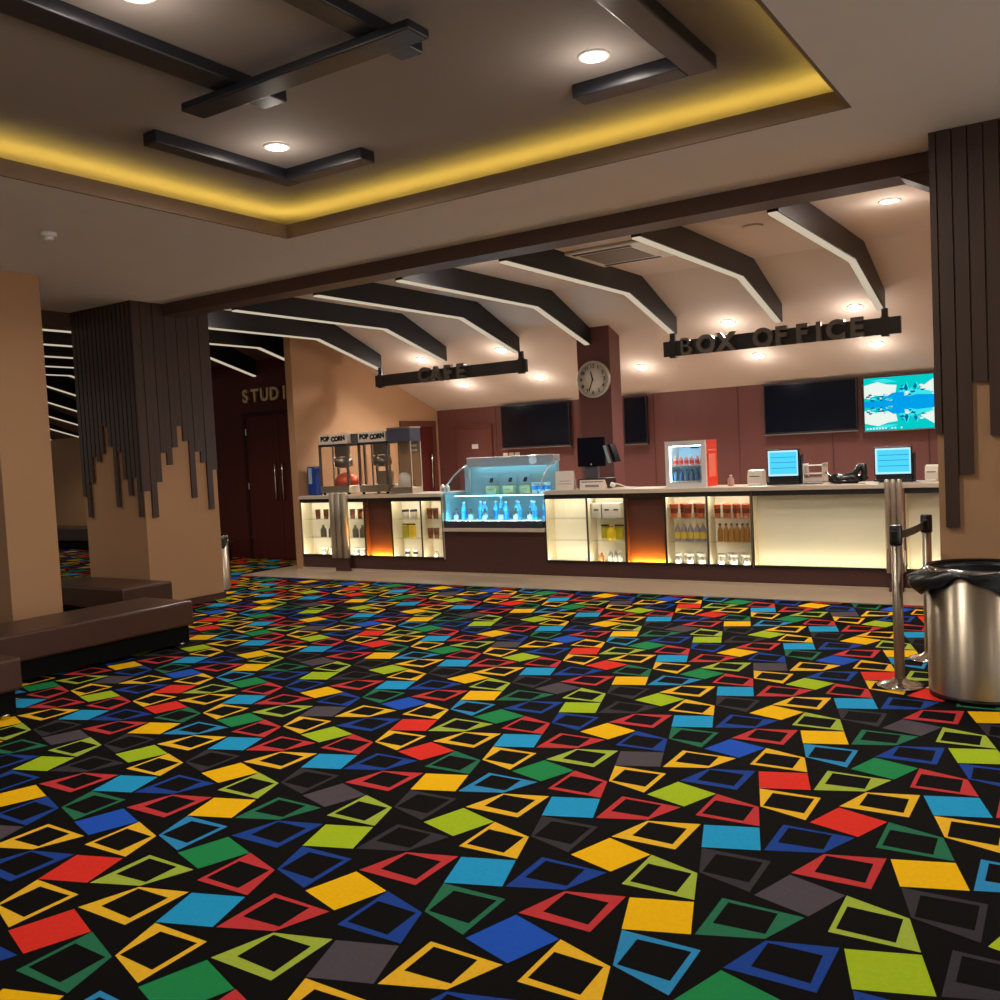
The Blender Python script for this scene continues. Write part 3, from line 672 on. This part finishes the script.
b = MB(); b.box(-W, W, 0, .22, .67, .84, bev=.006); b.build('top_box', mat('blue_grey', S(74, 78, 96), .4), o)
b = MB(); b.box(-W - .005, W + .005, -.005, .225, .84, .86); b.build('top_edge', M_steel, o)
for sx in (-W, W - .02):
    for sy in (0, .2):
        b = MB(); b.box(sx, sx + .02, sy, sy + .02, .08, .67); b.build('corner_post', M_steel, o)
b = MB(); b.box(-W + .02, W - .02, .006, .01, .08, .67); b.build('front_glass', M_cab, o)
b = MB(); b.box(-W + .02, W - .02, .2, .21, .08, .67); b.build('back_panel', mat('warmer_back', S(176, 140, 104), .5), o)
for z in (.54, .6):
    b = MB(); b.box(.03, .13, .19, .201, z, z + .03); b.build('control', M_white, o)
bl = thing('plastic_bowl', 'white half-round bowl standing inside the food warmer', 'bowl', ((x0 + x1) / 2 - .02, 9.607, ZT + .081))
b = MB(); b.lathe([(.088, 0), (.088, .09), (.07, .16), (.03, .19)], n=24); b.build('bowl_shell', M_white, bl)
b = MB(); b.lathe([(.09, 0), (.09, .012)], n=24); b.build('rim', M_white, bl)
xb0, xb1 = -9.46, -9.3
o = thing('water_dispenser', 'blue upright dispenser at the far left of the worktop', 'dispenser', ((xb0 + xb1) / 2, 9.5, ZT))
b = MB(); b.box(-.075, .075, 0, .16, 0, .4, bev=.02); b.build('housing', mat('deep_blue', S(24, 66, 150), .4), o)
b = MB(); b.box(-.045, .02, -.006, .01, .16, .38, bev=.004); b.build('front_label', mat('pale_blue', S(170, 190, 224), .4), o)
p = at(445, 489, 'Y', 9.6)
o = thing('folded_card', 'small white zigzag folded card left of the glass case', 'card', (p.x, 9.6, ZT))
b = MB(); b.prism([(-.065, 0), (.065, 0), (.06, .07), (.035, .1), (.012, .07), (-.012, .07), (-.035, .1), (-.06, .07)], 'y', -.02, .02); b.build('card_body', M_white, o)
b = MB(); b.box(-.045, .045, -.022, -.019, .02, .05); b.build('printed_mark', M_grayp, o)

# ------------------------------------------------------------------ right-hand counter items
def card(px0, px1, pyt, Y, label, lines, name='price_card'):
    a = at(px0, 488, 'Y', Y).x; b_ = at(px1, 488, 'Y', Y).x; h = at((px0 + px1) / 2, pyt, 'Y', Y).z - ZT
    o = thing(name, label, 'card', ((a + b_) / 2, Y, ZT)); W = (b_ - a) / 2
    b = MB(); b.prism([(0, 0), (.006, 0), (.02, h), (.014, h)], 'x', -W, W); b.prism([(.07, 0), (.076, 0), (.02, h), (.014, h)], 'x', -W, W); b.build('card_body', M_signw, o)
    for (z, w, t, m) in lines:
        b = MB(); b.box(-W * w, W * w, .02 * z - .003, .02 * z + .003, h * z, h * (z + t)); b.build('printed_line', m, o)
    return o
card(555.5, 574, 471, 9.52, 'grey menu card standing beside the glass case', [(.75, .7, .03, M_grayp), (.6, .7, .03, M_grayp), (.45, .6, .03, M_grayp), (.3, .7, .03, M_grayp)])
card(579.5, 604.5, 480, 9.46, 'white price card with black heading below the till screen', [(.68, .85, .16, M_ink), (.25, .55, .25, M_grayp)])

o = thing('till', 'black till with square screen in front of the clock column', 'till', (-5.1, 9.62, ZT))
p0 = at(576.5, 438, 'Y', 9.6); p1 = at(605, 466, 'Y', 9.6)
W = (p1.x - p0.x) / 2; cx = (p0.x + p1.x) / 2 + 5.1
b = MB(); b.box(cx - W, cx + W, -.02, .015, p1.z - ZT, p0.z - ZT, bev=.006); b.build('screen', M_scr, o)
b = MB(); b.lathe([(.01, 0), (.008, .003)], n=12); b.build('badge', M_white, o, loc=(cx, -.021, p1.z - ZT + .025), rot=FRONT)
b = MB(); b.box(cx - .1, cx + .07, .0, .04, .1, p1.z - ZT + .03); b.build('stand', mat('grey_stand', S(84, 82, 88), .4), o)
b = MB(); b.box(cx - .16, cx + .2, -.06, .2, .0, .12, bev=.008); b.build('base', M_blackpl, o)
b = MB(); b.prism([(.0, 0), (.035, .0), (.1, -.2), (.06, -.2)], 'y', -.03, .1); b.build('customer_display', M_scr, o, loc=(cx + W + .03, .03, .5))
b = MB(); b.prism([(-.03, 0), (0, 0), (.06, -.2), (.03, -.2)], 'y', -.035, -.02); b.build('handset', mat('pale_blue_grey', S(150, 180, 196), .4), o, loc=(cx + W + .02, 0, .49))
p = at(620, 487, 'Y', 9.6)
o = thing('cable_scanner', 'small white scanner with a trailing cable right of the till', 'scanner', (p.x, 9.6, ZT))
b = MB(); b.box(-.03, .03, -.02, .02, .0, .05, bev=.012); b.build('scanner_head', M_white, o, loc=(-.1, 0, .02), rot=(0, .5, 0))
b = MB(); b.tube([(-.1, 0, .06), (-.02, 0, .05), (.06, 0, .02), (.14, 0, .012), (.22, 0, .01)], .006); b.build('cable', M_white, o)

# small red and white fridge
fx0 = at(665.5, 470, 'Y', 9.5).x; fx1 = at(706, 470, 'Y', 9.5).x; fz = at(700, 440, 'Y', 9.5).z - ZT
W = (fx1 - fx0) / 2; D = .34
o = thing('mini_fridge', 'small drinks fridge with red side on the worktop', 'fridge', ((fx0 + fx1) / 2, 9.5, ZT))
b = MB(); b.box(-W, W, .03, D, 0, fz, mat('fridge_white', S(224, 218, 214), .35)); b.bm.faces.ensure_lookup_table()
b.bm.free()
Mfw = MATS['fridge_white']
b = MB(); b.box(-W, -W + .03, .03, D, 0, fz, Mfw); b.box(W - .03, W, .03, D, 0, fz, M_red); b.box(-W + .03, W - .03, .03, D, 0, .05, Mfw); b.box(-W + .03, W - .03, .03, D, fz - .05, fz, Mfw); b.box(-W + .03, W - .03, D - .03, D, .05, fz - .05, mat('fridge_liner', S(190, 225, 245), .4)); b.build('housing', None, o)
b = MB(); b.box(-W, -W + .04, 0, .03, 0, fz); b.box(W - .05, W, 0, .03, 0, fz); b.box(-W + .04, W - .05, 0, .03, 0, .04); b.box(-W + .04, W - .05, 0, .03, fz - .04, fz); dr = b.build('door', Mfw, o)
b = MB(); b.box(-W + .04, W - .05, .01, .016, .04, fz - .04); b.build('door_glass', M_glass, dr)
b = MB(); b.box(W - .16, W - .07, -.002, .004, fz - .085, fz - .07); b.build('name_plate', M_ink, dr)
b = MB(); b.box(W, W + .004, .08, D - .06, .1, fz - .15); b.box(W, W + .003, .06, D - .04, fz - .12, fz - .1); b.build('side_stripe', mat('pale_red', S(238, 120, 96), .5), o)
for z in (.235, .065):
    b = MB(); b.box(-W + .03, W - .03, .05, D - .03, z - .01, z); b.build('shelf', Mfw, o)
b = MB(); b.box(-W + .031, -W + .045, .04, .055, .06, fz - .06); b.build('light_strip', emis('fridge_led', (.5, .82, 1, 1), 9), o)
b = MB(); b.box(-W + .04, W - .04, .1, .12, fz - .06, fz - .052); b.build('light_strip', MATS['fridge_led'], o)
fx = (fx0 + fx1) / 2
M_can = mat('can_pink', S(226, 150, 140), .35); M_canb = mat('can_blue', S(84, 120, 160), .35)
row(bottle(.024, .1, M_can, M_white, M_red), 6, fx - W + .07, fx + W - .08, 9.62, ZT + .236, 'pink and red bottles', 'on the upper fridge shelf', 'bottle', 'pink bottles in the fridge')
row(bottle(.024, .12, M_canb, M_blackpl, None), 6, fx - W + .07, fx + W - .08, 9.62, ZT + .066, 'dark blue bottles', 'on the lower fridge shelf', 'bottle', 'blue bottles in the fridge')
p = at(731, 485, 'Y', 9.6)
row(bottle(.034, .115, mat('pump_bottle', S(190, 150, 140), .3), M_white, None, 'sanitizer_bottle'), 1, p.x, p.x, 9.6, ZT, 'small pink sanitizer bottle', 'alone on the worktop right of the fridge', 'bottle', None)

def printer(px0, px1, pyt, Y, label):
    a = at(px0, 484, 'Y', Y).x; b_ = at(px1, 484, 'Y', Y).x; h = at(px0, pyt, 'Y', Y).z - ZT; W = (b_ - a) / 2
    o = thing('receipt_printer', label, 'receipt printer', ((a + b_) / 2, Y, ZT), 0, 'receipt printers')
    b = MB(); b.prism([(0, 0), (.14, 0), (.14, h * .85), (.09, h), (.03, h * .92), (0, h * .55)], 'x', -W, W); b.build('housing', mat('printer_cream', S(214, 204, 190), .45), o)
    b = MB(); b.box(-W * .8, W * .8, -.05, .01, .0, .02, bev=.004); b.build('paper_tray', M_white, o)
    b = MB(); b.box(-W * .7, W * .7, -.002, .01, h * .55, h * .6); b.build('slot', M_blackpl, o)
printer(747.5, 762, 470, 9.6, 'cream receipt printer left of the first blue screen')
printer(925, 938, 465, 9.6, 'cream receipt printer beside the right column')
M_cy = emis('screen_cyan', (.08, .66, .95, 1), .62); M_cyl = emis('screen_pale', (.5, .86, 1, 1), .62); M_cyd = emis('screen_line', (.03, .34, .55, 1), .5)
def monitor(px0, px1, py0, py1, Y, label):
    A = at(px0, py0, 'Y', Y); B = at(px1, py1, 'Y', Y); W = (B.x - A.x) / 2; zb_ = B.z - ZT; zt_ = A.z - ZT
    o = thing('monitor', label, 'monitor', ((A.x + B.x) / 2, Y, ZT), 0, 'ticket desk monitors')
    b = MB(); b.box(-W, W, 0, .035, zb_, zt_, bev=.004); b.build('housing', M_blackpl, o)
    sc = MB(); s0, s1 = zb_ + .015, zt_ - .012; w = W - .012
    sc.box(-w, w, -.003, .001, s0, s1, M_cyl); sc.box(-w * .88, w * .93, -.004, -.002, s0 + .02, s1 - .018, M_cy)
    for f in (.3, .52, .72): sc.box(-w * .8, w * .88, -.005, -.003, s0 + (s1 - s0) * f, s0 + (s1 - s0) * f + .006, M_cyd)
    sc.build('screen', None, o)
    b = MB(); b.box(-W, W, -.03, .13, 0, .03, bev=.004); b.box(-W * .9, W * .95, .0, .05, .03, zb_ + .01); b.build('stand', M_blackpl, o)
    b = MB(); b.box(W * .8, W + .012, .05, .13, .0, zt_ - .06); b.build('rear_unit', mat('navy_unit', S(30, 36, 52), .5), o)
monitor(766.5, 799.5, 450, 477, 9.62, 'bright blue monitor left of the paper tray')
monitor(873.5, 912.5, 447.5, 475, 9.62, 'bright blue monitor near the right column')
a = at(803, 480, 'Y', 9.65).x; b_ = at(823, 480, 'Y', 9.65).x; W = (b_ - a) / 2
o = thing('paper_tray', 'white tiered paper tray between the two blue monitors', 'paper tray', ((a + b_) / 2, 9.65, ZT)); h = at(812, 463.5, 'Y', 9.65).z - ZT
for k in range(3):
    b = MB(); z = .012 + k * (h - .02) / 2.2; b.box(-W, W, 0, .2, z, z + .008); b.build('tier', M_white, o)
for sx in (-W, W - .008):
    b = MB(); b.box(sx, sx + .008, 0, .2, 0, h); b.build('side', M_white, o)
b = MB(); b.box(-W + .01, W - .012, .01, .19, .025, .06); b.build('paper_stack', mat('paper', S(200, 190, 184), .7), o)
p = at(847, 482, 'Y', 9.6)
o = thing('crumpled_bag', 'crumpled black bag with a raised handle on the worktop', 'bag', (p.x, 9.6, ZT))
b = MB(); bmesh.ops.create_icosphere(b.bm, subdivisions=4, radius=1)
for v in b.bm.verts:
    q_ = v.co.copy(); nz_ = .15 * math.sin(7 * q_.x + 3 * q_.y) + .12 * math.sin(11 * q_.y - 5 * q_.z + 2)
    v.co = Vector((q_.x * .17 * (1 + nz_), q_.y * .09 * (1 + nz_), max(0.0, .045 + q_.z * .05 * (1 + 1.2 * nz_))))
b.build('bag_body', M_bag, o)
b = MB(); b.tube([(.03, 0, .05), (.08, 0, .10), (.13, 0, .17), (.16, 0, .17), (.165, 0, .1), (.15, 0, .03)], [.03, .028, .03, .034, .03, .03], 8); b.build('handle', M_bag, o)
b = MB(); b.tube([(-.2, 0, .12), (-.16, 0, .07), (-.1, 0, .06)], [.006, .012, .02], 8); b.tube([(-.1, -.02, .06), (0, -.02, .085), (.1, -.02, .12)], .008, 6); b.build('strap', M_bag, o)
p = at(875, 481, 'Y', 9.5); o = thing('paper_slip', 'small white paper slips beside the black bag', 'paper', (at(872, 482, 'Y', 9.5).x, 9.5, ZT))
b = MB(); b.box(-.05, .06, -.04, .04, 0, .012); b.build('sheet', M_white, o)

# ------------------------------------------------------------------ televisions and wall cards
def tv(x0, x1, z0, z1, label, img=None):
    W = (x1 - x0) / 2; H = (z1 - z0)
    o = thing('television', label, 'television', ((x0 + x1) / 2, 12.572, z0), 0, 'televisions on the rear wall')
    b = MB(); b.box(-W, W, -.03, .02, 0, H, bev=.006); b.build('housing', M_blackpl, o)
    b = MB(); b.box(-.1, .1, .02, .0745, H * .3, H * .7); b.build('wall_bracket', M_blackpl, o)
    if img: img(o, W, H)
    else:
        b = MB(); b.box(-W + .02, W - .02, -.033, -.029, .035, H - .02); b.build('screen', M_scr, o)
    b = MB(); b.box(-W, W, -.034, -.028, 0, .012); b.build('lower_edge', mat('tv_edge', S(150, 140, 140), .3, .5), o)
tv(-8.17, -6.93, 1.53, 2.22, 'black television left of the clock column')
tv(-6.03, -5.66, 1.5, 2.2, 'narrow-looking black television just right of the clock column')
tv(-3.96, -2.76, 1.535, 2.215, 'large black television left of the mountain picture screen')
def mountain(o, W, H):
    E = lambda n_, c_, s_=.58: emis('tv_' + n_, c_, s_)
    teal, white, blue, deep, cyan = E('teal', (.0, .62, .60, 1)), E('cloud', (.85, .95, .88, 1)), E('blue', (.0, .36, .85, 1)), E('deep', (.0, .14, .34, 1)), E('cyan', (.05, .8, .85, 1))
    b = MB(); w = W - .015; h0, h1 = .015, H - .012; hh = h1 - h0
    def P(pts, m, l): b.poly([(-w + 2 * w * x_, -.031 - .0008 * l, h0 + hh * y_) for x_, y_ in pts], m)
    P([(0, 0), (1, 0), (1, 1), (0, 1)], teal, 0)
    for f in (lambda y_: y_, lambda y_: 1 - y_):
        l = 1 if f(1) == 1 else 1
        P([(0, f(.86)), (.2, f(.92)), (.34, f(.86)), (.48, f(.84)), (.46, f(.70)), (.36, f(.64)), (.2, f(.66)), (0, f(.62))], white, l)
        P([(.1, f(.95)), (.3, f(.97)), (.5, f(.9)), (.3, f(.9))], cyan, l + 1)
        P([(.8, f(.75)), (1, f(.92)), (1, f(.6)), (.85, f(.66))], white, l)
        P([(.5, f(.7)), (.58, f(.82)), (.62, f(.9)), (.66, f(.74)), (.72, f(.8)), (.76, f(.88)), (.82, f(.72)), (.94, f(.7)), (1, f(.6)), (.7, f(.58))], cyan, l + 1)
        P([(.58, f(.76)), (.61, f(.88)), (.64, f(.76)), (.62, f(.7))], deep, l + 2)
        P([(.70, f(.76)), (.745, f(.86)), (.77, f(.8)), (.74, f(.72))], deep, l + 2)
        P([(.8, f(.74)), (.9, f(.73)), (.84, f(.7))], deep, l + 2)
        P([(0, f(.5)), (0, f(.56)), (.22, f(.56)), (.34, f(.64)), (.42, f(.7)), (.56, f(.7)), (.68, f(.62)), (.76, f(.64)), (1, f(.62)), (1, f(.5))], blue, l + 3)
        rr_ = random.Random(5)
        for k_ in range(34):
            cx_ = rr_.choice([rr_.uniform(.55, 1), rr_.uniform(.03, .4)]); cy_ = rr_.uniform(.62, .84) if cx_ > .5 else rr_.uniform(.56, .68); sz = rr_.uniform(.012, .035)
            P([(max(.005, min(.995, cx_ + sz * 1.3 * math.cos(t_ + k_))), f(cy_ + sz * .8 * math.sin(t_ + k_))) for t_ in (0, 1.7, 2.9, 4.4)], (white, deep, cyan, teal)[k_ % 4], l + 3 + (k_ % 4) * .2)
        P([(.14, f(.63)), (.3, f(.66)), (.28, f(.62))], deep, l + 4)
    for k in range(12):
        x_ = .03 + .045 * k
        if k in (7, 10): continue
        P([(x_, .02), (x_ + .022, .02), (x_ + .022, .05), (x_, .05)], white, 6)
    b.build('screen', None, o, label='lit screen showing a blue mountain lake')
tv(-2.69, -1.85, 1.515, 2.2, 'lit television with a blue mountain lake picture', mountain)
first = None
for k, l in enumerate(('left', 'middle', 'right')):
    b = MB(); b.box(-.045, .045, -.006, .0, 0, .065, bev=.003)
    o = b.build('switch_plate', M_signw, loc=(-8.175 + k * .11, 12.645, 1.41)); tag(o, f'{l} one of three small white plates above the glass case', 'wall plate', 'white wall plates')

# ------------------------------------------------------------------ benches
def bench(x0, x1, y0, y1, label, feet=True, hgt=.375):
    o = thing('bench', label, 'bench', ((x0 + x1) / 2, (y0 + y1) / 2, 0), 0, 'brown upholstered benches'); W = (x1 - x0) / 2; L_ = (y1 - y0) / 2
    b = MB(); b.box(-W, W, -L_, L_, .17, hgt, bev=.018); b.build('seat_cushion', M_leather, o)
    b = MB(); b.box(-W + .05, W - .03, -L_ + .04, L_ - .04, .03, .17); b.build('base', M_black, o)
    for sx in (-1, 1):
        for sy in (-1, 1):
            b = MB(); b.lathe([(.03, 0), (.032, .03), (.02, .05)], (sx * (W - .06), sy * (L_ - .1), 0), 12); b.build('foot', M_chrome, o)
    return o
bench(-7.2, -6.55, 3.35, 5.16, 'long brown bench with black base at left, longest in view')
bench(-6.42, -5.72, 1.6, 3.19, 'brown bench cut off by the left picture edge, nearest the camera')
bench(-9.45, -7.9, 5.42, 5.99, 'brown bench against the slatted middle column')
bench(-18.6, -15.4, 10.7, 11.3, 'dark bench far back in the side hall between two columns', hgt=.42)
o = bench(-12.3, -11.62, 9.5, 10.0, 'dark low bench against the maroon hall wall, left of the studio door', hgt=.3)

# ------------------------------------------------------------------ barrier posts, belt and bins
def barrier(x_, y_, label, side):
    o = thing('barrier_post', label, 'barrier post', (x_, y_, 0), 0, 'steel queue barrier posts')
    b = MB(); b.lathe([(.13, 0), (.13, .012), (.1, .022), (.05, .034), (.034, .05)], n=32); b.build('base', M_chrome, o)
    b = MB(); b.lathe([(.029, .04), (.029, .86)], n=24); b.build('tube', M_steel, o)
    b = MB(); b.lathe([(.034, .84), (.036, .85), (.036, .945), (.03, .955)], n=24); b.box(-.02, .02, -.048, .048, .86, .925, bev=.006); b.build('belt_head', M_blackpl, o)
    return o
A = Vector((-1.095, 5.86)); Bp = Vector((-1.05, 6.62))
b1 = barrier(A.x, A.y, 'nearer steel barrier post standing in front of the steel bin', 0)
b2 = barrier(Bp.x, Bp.y, 'farther steel barrier post partly behind the steel bin', 0)
u = (Bp - A).normalized(); A2 = A + u * .052; B2 = Bp - u * .052
b = MB(); nrm = Vector((-u.y, u.x)) * .003; ns = 8
for k in range(ns):
    t0, t1 = k / ns, (k + 1) / ns
    def bp(t_): s_ = A2 + (B2 - A2) * t_; return s_, .893 - .05 * math.sin(PI * t_) * .2
    (pa, za), (pb, zb2) = bp(t0), bp(t1)
    for sgn in (1,):
        v = [(pa.x - nrm.x, pa.y - nrm.y, za - .024), (pb.x - nrm.x, pb.y - nrm.y, zb2 - .024), (pb.x - nrm.x, pb.y - nrm.y, zb2 + .024), (pa.x - nrm.x, pa.y - nrm.y, za + .024)]
        w_ = [(pa.x + nrm.x, pa.y + nrm.y, za - .024), (pb.x + nrm.x, pb.y + nrm.y, zb2 - .024), (pb.x + nrm.x, pb.y + nrm.y, zb2 + .024), (pa.x + nrm.x, pa.y + nrm.y, za + .024)]
        b.poly(v); b.poly(w_[::-1]); b.poly([v[3], v[2], w_[2], w_[3]]); b.poly([v[0], w_[0], w_[1], v[1]])
tag(b.build('barrier_belt', M_blackpl), 'black belt stretched between the two steel barrier posts', 'belt')

def bin_(c_, r, h, label):
    o = thing('waste_bin', label, 'waste bin', (c_[0], c_[1], 0), 0, 'round steel waste bins')
    b = MB(); b.lathe([(r * .99, 0), (r * .99, .03)], n=48); b.build('base_ring', M_blackpl, o)
    b = MB(); b.lathe([(r, .03), (r, h), (r * .97, h), (r * .97, h * .4)], n=64, cap=False); b.build('steel_body', M_steel, o)
    b = MB(); b.lathe([(r * 1.015, h - .015), (r * 1.02, h), (r * 1.0, h + .012), (r * .95, h + .004)], n=48, cap=False); b.build('rim', M_chrome, o)
    # liner bag folded over the rim, uneven hem
    b = MB(); N = 64; rings = []
    for lv in range(7):
        ring = []
        for k in range(N):
            a = 2 * PI * k / N; hem = .075 + .035 * math.sin(2 * a + 2.2) + .02 * math.sin(5 * a + 1) + .012 * math.sin(11 * a)
            bul = max(0, math.cos(a - math.radians(196))) ** 6
            if lv == 0: rr, z = r * .9, h - .3
            elif lv == 1: rr, z = r * .945, h - .03
            elif lv == 2: rr, z = r * .965, h + .012
            elif lv == 3: rr, z = r * 1.03, h - .01 - .01 * math.sin(7 * a)
            else:
                f_ = (lv - 3) / 3.0; rr = r * (1.035 + .02 * math.sin(9 * a + lv)) + bul * .10 * math.sin(PI * min(1, f_ * .8 + .1)); z = h - .015 - f_ * (hem + bul * .05)
            ring.append(b.bm.verts.new((rr * math.cos(a), rr * math.sin(a), z)))
        rings.append(ring)
    for q0, q1 in zip(rings, rings[1:]):
        for k in range(N): b.bm.faces.new((q0[k], q0[(k + 1) % N], q1[(k + 1) % N], q1[k])).smooth = True
    b.bm.faces.new(rings[0][::-1]); b.build('liner_bag', M_bag, o)
    return o
bin_((-.655, 5.845), .278, .725, 'large steel waste bin with black liner beside the right column')
bin_((-9.1, 7.42), .25, .66, 'steel waste bin half hidden behind the slatted middle column')

# ------------------------------------------------------------------ ambient and view
wd = bpy.data.worlds.new('world'); SC.world = wd; wd.use_nodes = True
wd.node_tree.nodes['Background'].inputs['Color'].default_value = (1, .93, .86, 1)
wn = wd.node_tree      # ambient shaped for its effect: raised from +X for column sides, lowered from -Y
wt_ = wn.nodes.new('ShaderNodeTexCoord'); ws_ = wn.nodes.new('ShaderNodeSeparateXYZ'); wm_ = wn.nodes.new('ShaderNodeMapRange')
wm_.inputs['From Min'].default_value = -.2; wm_.inputs['From Max'].default_value = 1; wm_.inputs['To Min'].default_value = .22; wm_.inputs['To Max'].default_value = 1.35
wn.links.new(wt_.outputs['Generated'], ws_.inputs[0]); wn.links.new(ws_.outputs['X'], wm_.inputs['Value']); wy_ = wn.nodes.new('ShaderNodeMapRange'); wy_.inputs['From Min'].default_value = -.9; wy_.inputs['From Max'].default_value = .1; wy_.inputs['To Min'].default_value = .3; wy_.inputs['To Max'].default_value = 1
wx_ = wn.nodes.new('ShaderNodeMath'); wx_.operation = 'MULTIPLY'
wn.links.new(ws_.outputs['Y'], wy_.inputs['Value']); wn.links.new(wm_.outputs[0], wx_.inputs[0]); wn.links.new(wy_.outputs[0], wx_.inputs[1])
wn.links.new(wx_.outputs[0], wn.nodes['Background'].inputs['Strength'])
SC.view_settings.view_transform = 'Standard'; SC.view_settings.look = 'None'; SC.view_settings.gamma = 1
SC.view_settings.exposure = 0.75; SC.view_settings.use_curve_mapping = False
SC.cycles.use_denoising = True
SC.cycles.sample_clamp_indirect = 4
SC.cycles.max_bounces = 8; SC.cycles.transparent_max_bounces = 16
